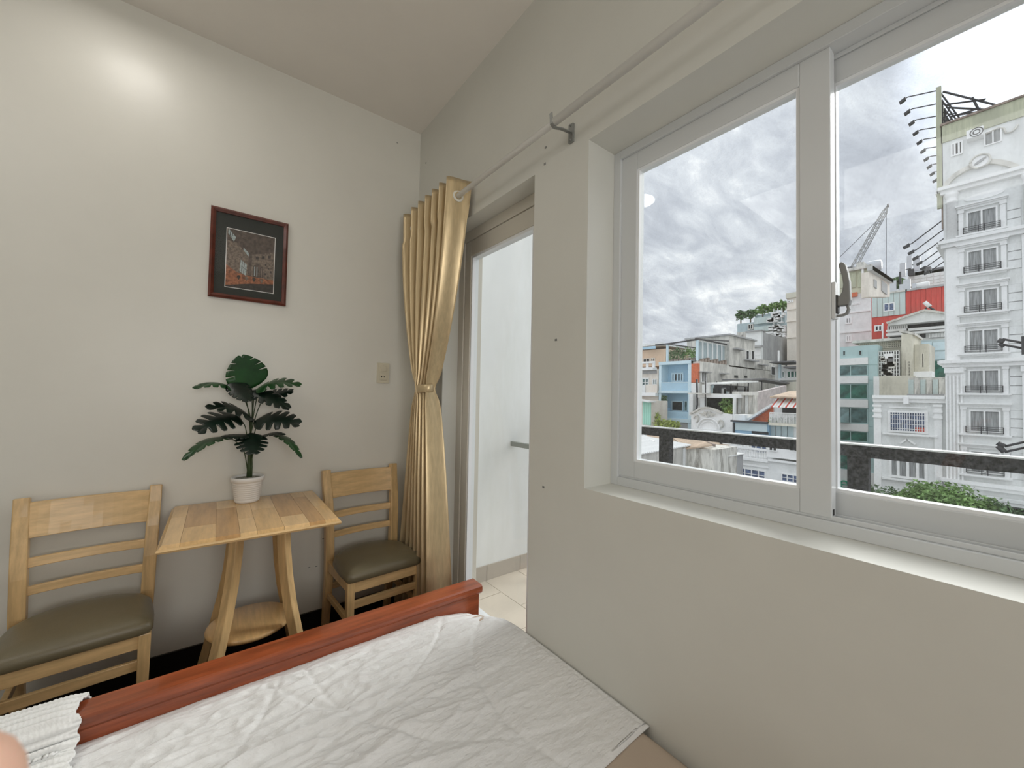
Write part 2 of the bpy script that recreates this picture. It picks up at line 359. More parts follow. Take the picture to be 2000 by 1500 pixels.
h.bar([(hx, 0.263, 1.534), (hx, 0.261, 1.524), (hx, 0.264, 1.514), (hx, 0.272, 1.511), (hx, 0.284, 1.510)], 0.012, 0.006, side=(1, 0, 0))
h.build('handle', 'handle_grey', s1, mod=0.003, label='grey crescent lever handle')

# ------------------------------------------------------------------ door_1 (glazed balcony door)
DX = 1.155
d1 = empty('door_1', (DX, 1.65, 0)); d1['kind'] = 'structure'
f = MB()
f.box(DX, XW-0.02, DY1-0.055, DY1, 0, WZ1).box(DX, XW-0.02, DY0, DY0+0.055, 0, WZ1).box(DX, XW-0.02, DY0+0.055, DY1-0.055, WZ1-0.055, WZ1)
f.build('door_frame', 'frame_beige', d1, mod=0.002)
f = MB(); a0, a1 = DY0+0.057, DY1-0.057
f.box(DX+0.006, DX+0.05, a1-0.060, a1, 0.02, WZ1-0.057).box(DX+0.006, DX+0.05, a0, a0+0.060, 0.02, WZ1-0.057)
f.box(DX+0.006, DX+0.05, a0+0.06, a1-0.06, WZ1-0.145, WZ1-0.057).box(DX+0.006, DX+0.05, a0+0.06, a1-0.06, 0.02, 0.14)
dl = f.build('door_leaf', 'frame_beige', d1, mod=0.002)
g = MB(); t = 0.013; b0, b1 = 0.14, WZ1-0.145
g.box(DX+0.010, DX+0.050, a1-0.060-t, a1-0.060, b0, b1).box(DX+0.010, DX+0.050, a0+0.060, a0+0.060+t, b0, b1)
g.box(DX+0.010, DX+0.050, a0+0.06+t, a1-0.06-t, b1-t, b1).box(DX+0.010, DX+0.050, a0+0.06+t, a1-0.06-t, b0, b0+t)
g.build('glazing_bead', 'bead', dl)
B('glass_pane', 'door_glass', dl, (DX+0.028, DX+0.032, a0+0.06+t, a1-0.06-t, b0+t, b1-t))

# ------------------------------------------------------------------ balcony
bf = B('balcony_slab', 'grout', None, (XW, 2.16, -1.6, 2.33, -0.14, -0.008), kind='structure')
x = XW+0.002; 
for i in range(3):
    for j in range(7):
        x0 = XW+0.003+i*0.286; y1 = 2.328-j*0.40-(0.0 if i % 2 else 0.2)
        B('floor_tile', 'tile_beige', bf, (x0, x0+0.283, max(y1-0.397, -1.59), min(y1, 2.328), -0.008, 0.0), bev=0.001)
    B('floor_tile', 'tile_beige', bf, (XW+0.003+i*0.286, XW+0.286+i*0.286, 2.131, 2.328, -0.008, 0.0)) if i % 2 == 0 else None
bw = B('balcony_wall', 'outer_wall', None, (XW, 2.16, 2.33, 2.47, -0.14, 3.0), kind='structure')
for i in range(3):
    B('skirting_tile', 'tile_skirt', bw, (XW+0.002+i*0.30, min(XW+0.299+i*0.30, 2.15), 2.32, 2.33, 0.0, 0.105), bev=0.001)
r = empty('balcony_railing', (2.06, 1.0, 0), 'black speckled balcony rail on square posts outside the window', 'railing')
MAT['railtop'] = mat('pale_rail_top', (0.62, 0.64, 0.66), 0.4, var=0.1, vscale=20)
B('handrail', 'granite', r, (2.035, 2.085, -1.55, 2.26, 1.083, 1.128))
B('handrail_cap', 'railtop', r, (2.033, 2.087, -1.55, 2.26, 1.128, 1.1335))  # thin pale strip along the top of the dark rail
for y in (1.240, 0.408, -0.424, -1.256, 2.072):
    B('post', 'granite', r, (2.04, 2.08, y-0.032, y+0.032, 0.0, 1.083))
b = empty('ledge_bar', (1.81, 2.1, 0), 'short grey metal bar fixed to the white balcony end wall', 'bar')
B('bar', 'greymetal', b, (1.795, 1.825, 1.60, 2.3295, 0.925, 0.958))
B('support', 'greymetal', b, (1.80, 1.82, 1.61, 1.63, 0.0, 0.925))

# ------------------------------------------------------------------ dining chairs
def make_chair(loc, rz, label, group):
    c = empty('dining_chair', (0, 0, 0), label, 'chair', group)
    # seat cushion: rounded at the back, straight at the front, domed
    def outline(s):
        pts = []
        hwf, hwb = 0.198*s, 0.172*s
        fr = [(-hwf+0.03, -0.196*s), (hwf-0.03, -0.196*s), (hwf-0.006, -0.190*s), (hwf+0.001, -0.172*s), (hwf+0.003, -0.09*s), (hwf-0.001, 0.0)]
        pts += fr
        for k in range(1, 12):
            a = math.pi*k/12
            pts.append((math.cos(a)*(hwf+0.0) if True else 0, 0.0 + math.sin(a)**0.9*0.172*s))
        pts += [(-hwf+0.001, 0.0), (-hwf-0.003, -0.09*s), (-hwf-0.001, -0.172*s), (-hwf+0.006, -0.190*s)]
        return pts
    rings = []
    for s_, z in ((0.965, 0.402), (0.995, 0.410), (1.0, 0.424), (0.985, 0.438), (0.93, 0.450), (0.80, 0.459), (0.55, 0.465), (0.2, 0.467)):
        rings.append([Vector((x, y, z)) for x, y in outline(s_)])
    m = MB(); m.loft(rings, smooth=True); m.build('seat', 'leather', c)
    def post(sx, top):
        m = MB()
        pts = [(sx*0.172, 0.215, 0.0), (sx*0.174, 0.190, 0.15), (sx*0.176, 0.165, 0.30), (sx*0.178, 0.158, 0.44), (sx*0.181, 0.163, 0.58), (sx*0.185, 0.180, 0.70), (sx*0.189, 0.205, 0.80), (sx*0.191, 0.216, 0.870)]
        m.bar(pts, [0.036, 0.038, 0.040, 0.044, 0.044, 0.044, 0.043, 0.042], [0.030, 0.034, 0.038, 0.042, 0.042, 0.040, 0.036, 0.034], side=(1, 0, 0))
        return m.build('rear_leg', 'oak', c, mod=0.004)
    post(-1, 0); post(1, 0)
    for sx in (-1, 1):
        m = MB(); m.bar([(sx*0.174, -0.168, 0.0), (sx*0.176, -0.168, 0.402)], [0.030, 0.036], [0.028, 0.036], side=(1, 0, 0))
        m.build('front_leg', 'oak', c, mod=0.003)
        m = MB(); m.bar([(sx*0.176, -0.15, 0.376), (sx*0.178, 0.145, 0.376)], 0.022, 0.050, side=(1, 0, 0)); m.build('side_rail', 'oak', c, mod=0.002)
        m = MB(); m.bar([(sx*0.175, -0.15, 0.215), (sx*0.175, 0.170, 0.215)], 0.018, 0.030, side=(1, 0, 0)); m.build('side_stretcher', 'oak', c, mod=0.002)
    B('front_rail', 'oak_x', c, (-0.162, 0.162, -0.179, -0.157, 0.350, 0.401), mod=0.002)
    B('back_rail', 'oak_x', c, (-0.158, 0.158, 0.142, 0.162, 0.350, 0.401), mod=0.002)
    B('front_stretcher', 'oak_x', c, (-0.162, 0.162, -0.175, -0.159, 0.272, 0.308), mod=0.002)
    B('rear_stretcher', 'oak_x', c, (-0.158, 0.158, 0.165, 0.180, 0.238, 0.268), mod=0.002)
    def slat(z0, z1, yb0, yb1, nm, bow=0.020, th=0.016):
        m = MB(); rings = []
        for i in range(13):
            t = i/12*2-1; x = t*0.176; b = bow*(1-t*t)
            rings.append([Vector((x, yb0+b, z0)), Vector((x, yb0+b+th, z0)), Vector((x, yb1+b+th, z1)), Vector((x, yb1+b, z1))])
        m.loft(rings); m.build(nm, 'oak_x', c, mod=0.003)
    slat(0.722, 0.852, 0.172, 0.200, 'top_rail', th=0.018)
    slat(0.614, 0.648, 0.160, 0.166, 'back_slat')
    slat(0.512, 0.544, 0.154, 0.157, 'back_slat')
    c.location = loc; c.rotation_euler = (0, 0, rz)
    return c
def copy_tree(o, parent=None):
    c = o.copy(); col.objects.link(c); c.parent = parent
    for ch in list(o.children): copy_tree(ch, c)
    return c
CH1 = make_chair((0.738, 2.138, 0), 0.05, 'light wood dining chair with olive seat standing between the table and the curtain', 'light wood dining chairs')
ch2 = copy_tree(CH1); ch2.location = (-0.335, 2.150, 0); ch2.rotation_euler = (0, 0, 0.07)
ch2['label'] = 'light wood dining chair with olive seat left of the table, cut off by the frame'

# ------------------------------------------------------------------ small table
t = empty('side_table', (0.178, 2.07, 0), 'small square light wood table with curved legs and round lower shelf against the wall', 'table')
tx0, tx1, ty0, ty1, tz = -0.118, 0.474, 1.772, 2.368, 0.765
m = MB()
rg = []
for ins, z in ((0.030, tz-0.034), (0.006, tz-0.026), (0.0, tz-0.018), (0.003, tz-0.012)):
    rg.append([Vector(p) for p in ((tx0+ins, ty0+ins, z), (tx1-ins, ty0+ins, z), (tx1-ins, ty1-ins, z), (tx0+ins, ty1-ins, z))])
m.loft(rg); top = m.build('tabletop', 'oak_x', t)
xs = [tx0+0.004, -0.055, 0.045, 0.118, 0.172, 0.262, 0.352, 0.410, tx1-0.004]
cols_ = ['oak_a', 'oak_c', 'oak_b', 'oak_a', 'oak_c', 'oak_a', 'oak_b', 'oak_c', 'oak_a']
splits = [2.15, 1.97, 2.20, 1.99, 2.10, 1.93, 2.24, 2.02]
for i in range(8):
    for (ya, yb, mm) in ((ty0+0.004, splits[i], cols_[i]), (splits[i], ty1-0.004, cols_[i+1])):
        z0, z1 = tz-0.012, tz
        inx0 = 0.010 if i == 0 else 0; inx1 = 0.010 if i == 7 else 0
        iy0 = 0.010 if ya < ty0+0.01 else 0; iy1 = 0.010 if yb > ty1-0.01 else 0
        m = MB()
        g = 0.0004
        m.loft([[Vector(p) for p in ((xs[i]+g, ya+g, z0), (xs[i+1]-g, ya+g, z0), (xs[i+1]-g, yb-g, z0), (xs[i]+g, yb-g, z0))],
                [Vector(p) for p in ((xs[i]+g+inx0, ya+g+iy0, z1), (xs[i+1]-g-inx1, ya+g+iy0, z1), (xs[i+1]-g-inx1, yb-g-iy1, z1), (xs[i]+g+inx0, yb-g-iy1, z1))]])
        m.build('board', mm, top)
cx, cy = 0.200, 2.070
B('leg_frame', 'oak_x', t, (cx-0.11, cx+0.11, cy-0.12, cy-0.095, tz-0.072, tz-0.034), (cx-0.11, cx+0.11, cy+0.095, cy+0.12, tz-0.072, tz-0.034),
  (cx-0.11, cx-0.085, cy-0.095, cy+0.095, tz-0.072, tz-0.034), (cx+0.085, cx+0.11, cy-0.095, cy+0.095, tz-0.072, tz-0.034))
for sx in (-1, 1):
    for sy in (-1, 1):
        pts = []
        for u, z in ((0.090, tz-0.036), (0.095, 0.62), (0.106, 0.50), (0.124, 0.38), (0.149, 0.26), (0.177, 0.13), (0.206, 0.0)):
            pts.append((cx+sx*u*0.92, cy+sy*u*1.0, z))
        m = MB(); m.bar(pts, 0.036, 0.042, side=Vector((sx, -sy, 0)).normalized()); m.build('leg', 'oak', t, mod=0.004)
m = MB()
m.lathe((cx-0.020, cy+0.01), [(0.150, 0.272), (0.158, 0.277), (0.160, 0.284), (0.157, 0.291), (0.150, 0.294)], seg=48)
m.build('lower_shelf', 'oak_c', t); t.rotation_euler = (0, 0, -0.02); t.location.x += 0.008; t.location.y += 0.010

# ------------------------------------------------------------------ potted plant
px_, py_ = 0.176, 2.300
p = empty('potted_plant', (px_, py_, tz), 'artificial plant with dark split leaves in a white ribbed pot on the table', 'plant')
m = MB()
prof = [(0.046, tz), (0.051, tz+0.004)]
for k in range(9):
    z = tz+0.010+k*0.0095; rr = 0.0515+0.0105*(k/9.0)
    prof += [(rr, z), (rr+0.0012, z+0.004), (rr, z+0.0085)]
prof += [(0.064, tz+0.098), (0.068, tz+0.101), (0.069, tz+0.112), (0.068, tz+0.119), (0.064, tz+0.121), (0.061, tz+0.117), (0.060, tz+0.105)]
m.lathe((px_, py_), prof, seg=40); m.build('pot', 'pot', p)
m = MB(); m.lathe((px_, py_), [(0.0595, tz+0.100), (0.059, tz+0.110), (0.03, tz+0.115), (0.002, tz+0.116)], seg=24)
so = m.build('gravel', 'soil', p)
root = Vector((px_+0.004, py_, tz+0.112))
def leaf(P0, P1, W, nrm, sag=0.0, nl=5, gap=0.30, core=0.42, m='leaf', back=0.14, curl=0.12, fold=0.0):
    P0, P1, nrm = Vector(P0), Vector(P1), Vector(nrm).normalized()
    d = P1-P0; Ln = d.length; side = d.cross(nrm).normalized(); n = side.cross(d).normalized()
    def shape(t):
        tt = (t+back)/(1+back)
        return max(0.02, (math.sin(math.pi*min(1, tt*0.98+0.02)**0.72))**0.62)
    def P(t, u, sd):
        w = W/2*shape(t)
        mid = P0 + d*t + Vector((0, 0, 1))*sag*(4*t*(1-t) - 1.2*t*t) if sag else P0 + d*t
        return mid + side*sd*u*w + d*(0.16*u*(0.4+0.6*max(t, 0))) + n*(-curl*w*u*u - fold*w*u*sd)
    mb = MB(); bm = mb.bm
    for sd in (-1, 1):
        ts = [0.0 + (1.0)*k/nl for k in range(nl+1)]; ts[0] = -back
        for k in range(nl):
            a, b = ts[k], ts[k+1]; steps = 4
            rows = []
            for u in (0.0, core*0.5, core, (core+1)/2, 0.88, 1.0):
                gx = 0 if u <= core else gap*(b-a)*min(1, 0.35+0.75*(u-core)/(1-core))*(1.6 if u == 1.0 else 1)
                ga = a+gx*(0.5 if k > 0 else 0.2); gb = b-gx*0.5
                rows.append([P(ga+(gb-ga)*q/steps, u, sd) for q in range(steps+1)])
            V = [[bm.verts.new(pp) for pp in r] for r in rows]
            for i in range(len(V)-1):
                for q in range(steps):
                    try: f = bm.faces.new((V[i][q], V[i+1][q], V[i+1][q+1], V[i][q+1])); f.smooth = True
                    except ValueError: pass
    bmesh.ops.remove_doubles(bm, verts=bm.verts[:], dist=0.0004)
    bmesh.ops.recalc_face_normals(bm, faces=bm.faces[:])
    o = mb.build('leaf', m, p)
    so_ = o.modifiers.new('thick', 'SOLIDIFY'); so_.thickness = 0.0012
    return o
def petiole(pts, r=0.0022):
    q = [Vector(v) for v in pts]; out = []
    for i in range(len(q)-1):
        p0 = q[max(0, i-1)]; p1 = q[i]; p2 = q[i+1]; p3 = q[min(len(q)-1, i+2)]
        for k in range(5):
            tt = k/5; out.append(0.5*((2*p1)+(p2-p0)*tt+(2*p0-5*p1+4*p2-p3)*tt*tt+(3*p1-p0-3*p2+p3)*tt**3))
    out.append(q[-1])
    m = MB(); m.tube(out, r, seg=6); m.build('stem', 'stem', p)
F = (0, -1, 0)
# thick base of the stalks
m = MB(); m.tube([root-Vector((0, 0, 0.01)), root+Vector((0.0, 0, 0.05)), (0.177, 2.300, 1.037), (0.181, 2.300, 1.106)], [0.011, 0.009, 0.006, 0.004], seg=8); m.build('stalk', 'stem', p)
m = MB(); m.tube([root+Vector((0.008, 0, -0.01)), root+Vector((0.010, 0.004, 0.05)), (0.188, 2.310, 1.035)], [0.006, 0.005, 0.003], seg=8); m.build('stalk', 'stem', p)
J = Vector((0.180, 2.300, 1.082))
A = (0.165, 2.270, 1.351)
petiole([J, (0.184, 2.300, 1.205), (0.176, 2.290, 1.305), A])
leaf(A, (0.131, 2.250, 1.450), 0.180, (0.15, -1, 0.12), gap=0.11, core=0.55, nl=4, m='leaf', back=0.42, curl=0.05)
A = (0.096, 2.270, 1.313)
petiole([J, (0.174, 2.290, 1.181), (0.133, 2.280, 1.292), A])
leaf(A, (-0.027, 2.200, 1.322), 0.085, (-0.1, -0.35, 1), sag=0.018, m='leaf', curl=0.3)
A = (0.115, 2.250, 1.322)
petiole([J, (0.166, 2.280, 1.206), (0.145, 2.270, 1.275), A])
leaf(A, (0.156, 2.190, 1.255), 0.10, (0.1, -0.9, 0.6), m='leaf_dark', gap=0.15, core=0.65, back=0.35, curl=0.15)
A = (0.207, 2.280, 1.313)
petiole([J, (0.192, 2.290, 1.206), A])
leaf(A, (0.365, 2.220, 1.345), 0.120, (0.05, -0.55, 1), sag=0.020, m='leaf', gap=0.42, core=0.30)
A = (0.186, 2.270, 1.293)
petiole([J, (0.186, 2.290, 1.206), A])
leaf(A, (0.316, 2.200, 1.228), 0.100, (0.15, -0.9, 0.7), m='leaf_dark', gap=0.30, core=0.5, sag=0.008)
A = (0.231, 2.320, 1.268)
petiole([J, (0.204, 2.300, 1.193), A])
leaf(A, (0.342, 2.270, 1.298), 0.085, (0.1, -0.8, 0.75), m='leaf_dark', gap=0.35, core=0.4)
A = (0.173, 2.280, 1.177)
petiole([J, (0.176, 2.290, 1.132), A])
leaf(A, (0.020, 2.200, 1.233), 0.105, (-0.1, -0.6, 0.9), sag=0.020, m='leaf_dark', gap=0.38, core=0.38)
A = (0.114, 2.270, 1.178)
petiole([(0.170, 2.290, 1.034), (0.159, 2.280, 1.114), (0.141, 2.270, 1.154), A])
leaf(A, (-0.015, 2.170, 1.133), 0.150, (-0.15, -0.75, 0.75), m='leaf_dark', gap=0.42, core=0.28, sag=0.01)
A = (0.211, 2.270, 1.157)
petiole([(0.189, 2.290, 1.033), (0.195, 2.280, 1.095), A])
leaf(A, (0.360, 2.180, 1.152), 0.150, (0.1, -0.75, 0.8), m='leaf_dark', gap=0.38, core=0.36, sag=0.012)
A = (0.088, 2.270, 1.082)
petiole([(0.173, 2.300, 0.915), (0.155, 2.290, 1.010), (0.121, 2.280, 1.057), A])
leaf(A, (-0.048, 2.160, 1.032), 0.085, (-0.3, -0.35, 1), sag=0.022, m='leaf', gap=0.25, core=0.6)
leaf((0.162, 2.250, 1.087), (0.074, 2.200, 1.091), 0.06, (0, -0.4, 1), m='leaf_dark', gap=0.2, core=0.6)
A = (0.180, 2.240, 1.080)
leaf(A, (0.180, 2.150, 1.016), 0.135, (0.0, -0.85, 0.75), m='leaf_dark', gap=0.34, core=0.45, back=0.25)
A = (0.217, 2.270, 1.078)
petiole([(0.185, 2.300, 0.921), (0.196, 2.290, 1.008), A])
leaf(A, (0.303, 2.200, 1.095), 0.060, (0.1, -0.4, 1), sag=0.008, m='leaf_dark', gap=0.25, core=0.6)
leaf((0.285, 2.260, 1.085), (0.370, 2.160, 1.006), 0.065, (0.3, -0.35, 1), sag=0.020, m='leaf', gap=0.25, core=0.6)

# ------------------------------------------------------------------ framed picture
fr = empty('framed_picture', (0.158, 2.395, 1.966), 'framed photograph of an old building interior with dark mount on the wall', 'picture')
fx0, fx1, fz0, fz1 = -0.0055, 0.322, 1.7460, 2.1860
w_ = 0.021
m = MB()
def frame_bar(a, b, inn_a, inn_b, sidev):
    pass
corners = [(fx0, fz0), (fx1, fz0), (fx1, fz1), (fx0, fz1)]
inn = [(fx0+w_, fz0+w_), (fx1-w_, fz0+w_), (fx1-w_, fz1-w_), (fx0+w_, fz1-w_)]
mid = [(fx0+w_*0.45, fz0+w_*0.45), (fx1-w_*0.45, fz0+w_*0.45), (fx1-w_*0.45, fz1-w_*0.45), (fx0+w_*0.45, fz1-w_*0.45)]
names = ['frame_bar']*4
for i in range(4):
    j = (i+1) % 4; m = MB()
    def sec(k): return [Vector((corners[k][0], 2.3985, corners[k][1])), Vector((corners[k][0], 2.384, corners[k][1])), Vector((mid[k][0], 2.376, mid[k][1])), Vector((inn[k][0], 2.384, inn[k][1])), Vector((inn[k][0], 2.3985, inn[k][1]))]
    m.loft([sec(i), sec(j)]); m.build('frame_bar', 'picframe', fr)
B('mount', 'mount', fr, (fx0+w_, fx1-w_, 2.392, 2.396, fz0+w_, fz1-w_))
(bx0, bz1) = (0.058, 2.098); (bx1, bz0) = (0.266, 1.803)
B('white_border', 'paper', fr, (bx0, bx1, 2.3915, 2.392, bz0, bz1))
pr = [mat('print_brown', (0.085, 0.062, 0.048), 0.6, var=0.5, vscale=60), mat('print_orange', (0.30, 0.115, 0.055), 0.6, var=0.55, vscale=70),
      mat('print_pale', (0.36, 0.42, 0.42), 0.6, var=0.4, vscale=150), mat('print_tan', (0.17, 0.13, 0.10), 0.6, var=0.5, vscale=90),
      mat('print_dark', (0.035, 0.028, 0.024), 0.6, var=0.6, vscale=80)]
m = MB(); i0 = 0.003
def uv(u, v, d=0.0): return Vector((bx0+i0+(bx1-bx0-2*i0)*u, 2.3912-d, bz1-i0-(bz1-bz0-2*i0)*v))
def pp(pts, mi, d): m.face([uv(u, v, d) for u, v in pts], mi)
pp([(0, 0), (0, 1), (1, 1), (1, 0)], 0, 0)
pp([(0.0, 0.20), (0.0, 0.75), (0.45, 0.75), (0.45, 0.42), (0.2, 0.22)], 3, 0.0001)
pp([(0.52, 0.38), (0.52, 0.80), (1, 0.80), (1, 0.26)], 3, 0.0001)
pp([(0.0, 0.62), (0.0, 0.98), (0.45, 0.90), (1.0, 0.84), (1.0, 0.77), (0.45, 0.76), (0.22, 0.73)], 1, 0.0002)
pp([(0.0, 0.98), (0.0, 1.0), (1.0, 1.0), (1.0, 0.84), (0.45, 0.90)], 4, 0.0002)
pp([(0.02, 0.0), (0.02, 0.09), (0.14, 0.21), (0.18, 0.13)], 2, 0.0003)
pp([(0.34, 0.28), (0.34, 0.33), (0.45, 0.42), (0.45, 0.36)], 2, 0.0003)
pp([(0.29, 0.50), (0.27, 0.70), (0.41, 0.77), (0.42, 0.57)], 2, 0.0003)
for q in range(2):
    pp([(0.32+q*0.045, 0.515+q*0.02), (0.305+q*0.045, 0.715+q*0.02), (0.312+q*0.045, 0.72+q*0.02), (0.328+q*0.045, 0.52+q*0.02)], 4, 0.0004)
pp([(0.29, 0.60), (0.29, 0.607), (0.42, 0.667), (0.42, 0.66)], 4, 0.0004)
pp([(0.06, 0.04), (0.05, 0.12), (0.06, 0.13), (0.075, 0.05)], 4, 0.0004); pp([(0.10, 0.07), (0.09, 0.16), (0.10, 0.165), (0.115, 0.08)], 4, 0.0004)
arc = [(0.55+0.11*(1-math.cos(math.pi*k/8)), 0.60-0.07*math.sin(math.pi*k/8)) for k in range(9)]
pp(arc+[(0.77, 0.75), (0.55, 0.77)], 0, 0.0003)
for q in range(4): pp([(0.575+q*0.05, 0.58), (0.575+q*0.05, 0.745), (0.592+q*0.05, 0.743), (0.592+q*0.05, 0.58)], 2 if q < 2 else 3, 0.0004)
for q in range(3): pp([(0.60+q*0.13, 0.40-q*0.03), (0.60+q*0.13, 0.45-q*0.03), (0.66+q*0.13, 0.44-q*0.03), (0.66+q*0.13, 0.39-q*0.03)], 4, 0.0003)
for q in range(5): pp([(0.80+(q % 3)*0.06, 0.5+q*0.055), (0.80+(q % 3)*0.06, 0.53+q*0.055), (0.83+(q % 3)*0.06, 0.53+q*0.055), (0.83+(q % 3)*0.06, 0.5+q*0.055)], 4, 0.0003)
for q in range(4): pp([(0.22+q*0.16, 0.79), (0.26+q*0.16, 0.86), (0.30+q*0.16, 0.80), (0.27+q*0.16, 0.77)], 3 if q % 2 else 4, 0.0004)
m.build('photo_print', pr, fr)
B('glass', 'pic_glass', fr, (fx0+w_-0.002, fx1-w_+0.002, 2.3885, 2.3895, fz0+w_-0.002, fz1-w_+0.002))

# ------------------------------------------------------------------ wall switch
sx0, sx1, sz0, sz1 = 0.816, 0.892, 1.358, 1.480
sw = empty('wall_switch', (0.854, 2.40, 1.42), 'cream wall plate with rocker switch above a two pin socket', 'switch')
B('plate', 'switch', sw, (sx0, sx1, 2.391, 2.3995, sz0, sz1), bev=0.002)
B('rocker', 'switch', sw, (sx0+0.020, sx1-0.020, 2.387, 2.391, sz0+0.072, sz0+0.104), bev=0.001)
B('socket', 'switch', sw, (sx0+0.016, sx1-0.016, 2.3895, 2.391, sz0+0.018, sz0+0.056), bev=0.001)
for dx in (-0.008, 0.008):
    m = MB(); m.tube([(0.852+dx, 2.3900, sz0+0.038), (0.852+dx, 2.3885, sz0+0.038)], 0.0035, seg=10); m.build('socket_hole', 'black', sw)

# ------------------------------------------------------------------ curtain rod and curtain
rx, rz_ = 0.98, 2.300
rd = empty('curtain_rod', (rx, 1.0, rz_), 'long white curtain rod on a tarnished bracket above the door and window', 'curtain rod')
m = MB(); m.tube([(rx, 2.34, rz_), (rx, -1.2, rz_)], 0.0125, seg=16); m.build('rod', 'rod', rd)
m = MB(); m.tube([(rx-0.003, 1.04, rz_-0.001), (rx-0.003, -1.2, rz_-0.001)], 0.0145, seg=16); m.build('rod_sleeve', 'rod', rd)
m = MB(); m.lathe((rx, 2.36), [(0.001, rz_-0.02), (0.016, rz_-0.012), (0.02, rz_), (0.016, rz_+0.012), (0.001, rz_+0.02)], seg=14); m.build('finial', 'rod', rd)
for yb in (1.045, 2.335, -0.9):
    b_ = MB()
    b_.bar([(rx-0.018, yb, rz_+0.028), (rx-0.014, yb, rz_-0.010), (rx-0.004, yb, rz_-0.018), (rx+0.012, yb, rz_-0.016), (rx+0.03, yb-0.004, rz_-0.012), (1.058, yb-0.012, rz_-0.012)], 0.014, 0.004, side=(0, 1, 0))
    b_.box(1.052, 1.0608, yb-0.024, yb, rz_-0.050, rz_+0.020)
    bo = b_.build('bracket', 'bracket', rd, mod=0.001)
    for dz in (-0.042, 0.014):
        m = MB(); m.tube([(1.048, yb-0.012, rz_+dz), (1.0535, yb-0.012, rz_+dz)], 0.004, seg=8); m.build('screw', 'handle_grey', bo)

cu = empty('curtain', (0.975, 2.03, 0.05), 'gold satin eyelet curtain gathered by a tieback beside the balcony door', 'curtain')
N = 6.5; ZT, ZTIE, ZB = 2.385, 1.325, 0.075
def sm(a, b, t): t = max(0, min(1, t)); return a+(b-a)*(t*t*(3-2*t))
def curt(s, z):
    """s 0 far .. 1 near"""
    if z > ZTIE:
        v = (ZT-z)/(ZT-ZTIE)
        near = 1.715 + (1.990-1.715)*(0.75*v**1.25+0.25*v**3); far = 2.300 + (2.112-2.300)*v**2.2
        amp = 0.062*(1-v)+0.038*v; xc = 0.980-0.010*v
    else:
        v = (ZTIE-z)/(ZTIE-ZB); q = v**0.55
        near = 1.990 + (1.775-1.990)*(0.45*q+0.55*v); far = 2.112 + (2.265-2.112)*(0.5*q+0.5*v)
        amp = 0.036+0.030*q; xc = 0.970+0.004*v
    # widen the nearest pleat
    g = s**0.86
    y = far + (near-far)*g
    ph = 2*math.pi*N*s
    wob = 0.12*math.sin(3.1*z+9*s)+0.10*math.sin(7*s+2*z)
    c_ = math.cos(ph+wob*(1 if z < 2.2 else 0.3)); c_ = math.copysign(abs(c_)**0.75, c_)
    pinch = 1.0
    x = xc - amp*c_ + 0.008*math.sin(5*s+z*2.2)*(0 if z > 2.2 else 1)
    tie = math.exp(-((z-ZTIE)/0.05)**2)
    yc = (near+far)/2
    # bundle into a rounded shape near the tie
    dx = x-xc; lim = math.sqrt(max(0.02, 1-((y-yc)/((far-near)/2+0.012))**2))
    x = xc + dx*(1-tie) + dx*lim*tie*1.15
    return Vector((x, y, z))
NS, NZ = 260, 96
m = MB(); bm = m.bm; G = []
for j in range(NZ+1):
    z = ZT + (ZB-ZT)*j/NZ
    G.append([bm.verts.new(curt(i/NS, z)) for i in range(NS+1)])
for j in range(NZ):
    for i in range(NS):
        f = bm.faces.new((G[j][i], G[j+1][i], G[j+1][i+1], G[j][i+1])); f.smooth = True
o = m.build('curtain_panel', 'satin', cu)
md = o.modifiers.new('thick', 'SOLIDIFY'); md.thickness = 0.0012; md.offset = 0
for k in range(13):
    s_ = (k+0.5)/(2*N)
    c0 = curt(s_, rz_); tv = (curt(s_+0.004, rz_)-curt(s_-0.004, rz_)).normalized(); nv = Vector((tv.y, -tv.x, 0)).normalized()
    m = MB(); ring = []
    c0 = Vector((rx, c0.y, rz_)); uu = Vector((0, 0, 1)); vv = nv.cross(uu).normalized()
    R0, r0 = 0.0235, 0.0065
    for a in range(20):
        A_ = 2*math.pi*a/20; dirv = uu*math.cos(A_)+vv*math.sin(A_)
        ring.append([c0+dirv*(R0+r0*math.cos(b))+nv*(r0*0.7*math.sin(b)) for b in [2*math.pi*q/8 for q in range(8)]])
    ring.append(ring[0]); m.loft(ring, caps=False, smooth=True); m.build('eyelet', 'ivory', cu)
m = MB(); rg = []
for z, e_ in ((1.302, 0.0), (1.308, 0.004), (1.325, 0.003), (1.342, 0.004), (1.348, 0.0)):
    rg.append([Vector((0.970+(0.047+e_)*math.cos(a), 2.051+(0.070+e_)*math.sin(a), z+0.006*math.cos(a+1))) for a in [2*math.pi*q/32 for q in range(32)]])
m.loft(rg, caps=False, smooth=True); tb = m.build('tieback', 'satin', cu)
md = tb.modifiers.new('thick', 'SOLIDIFY'); md.thickness = 0.003

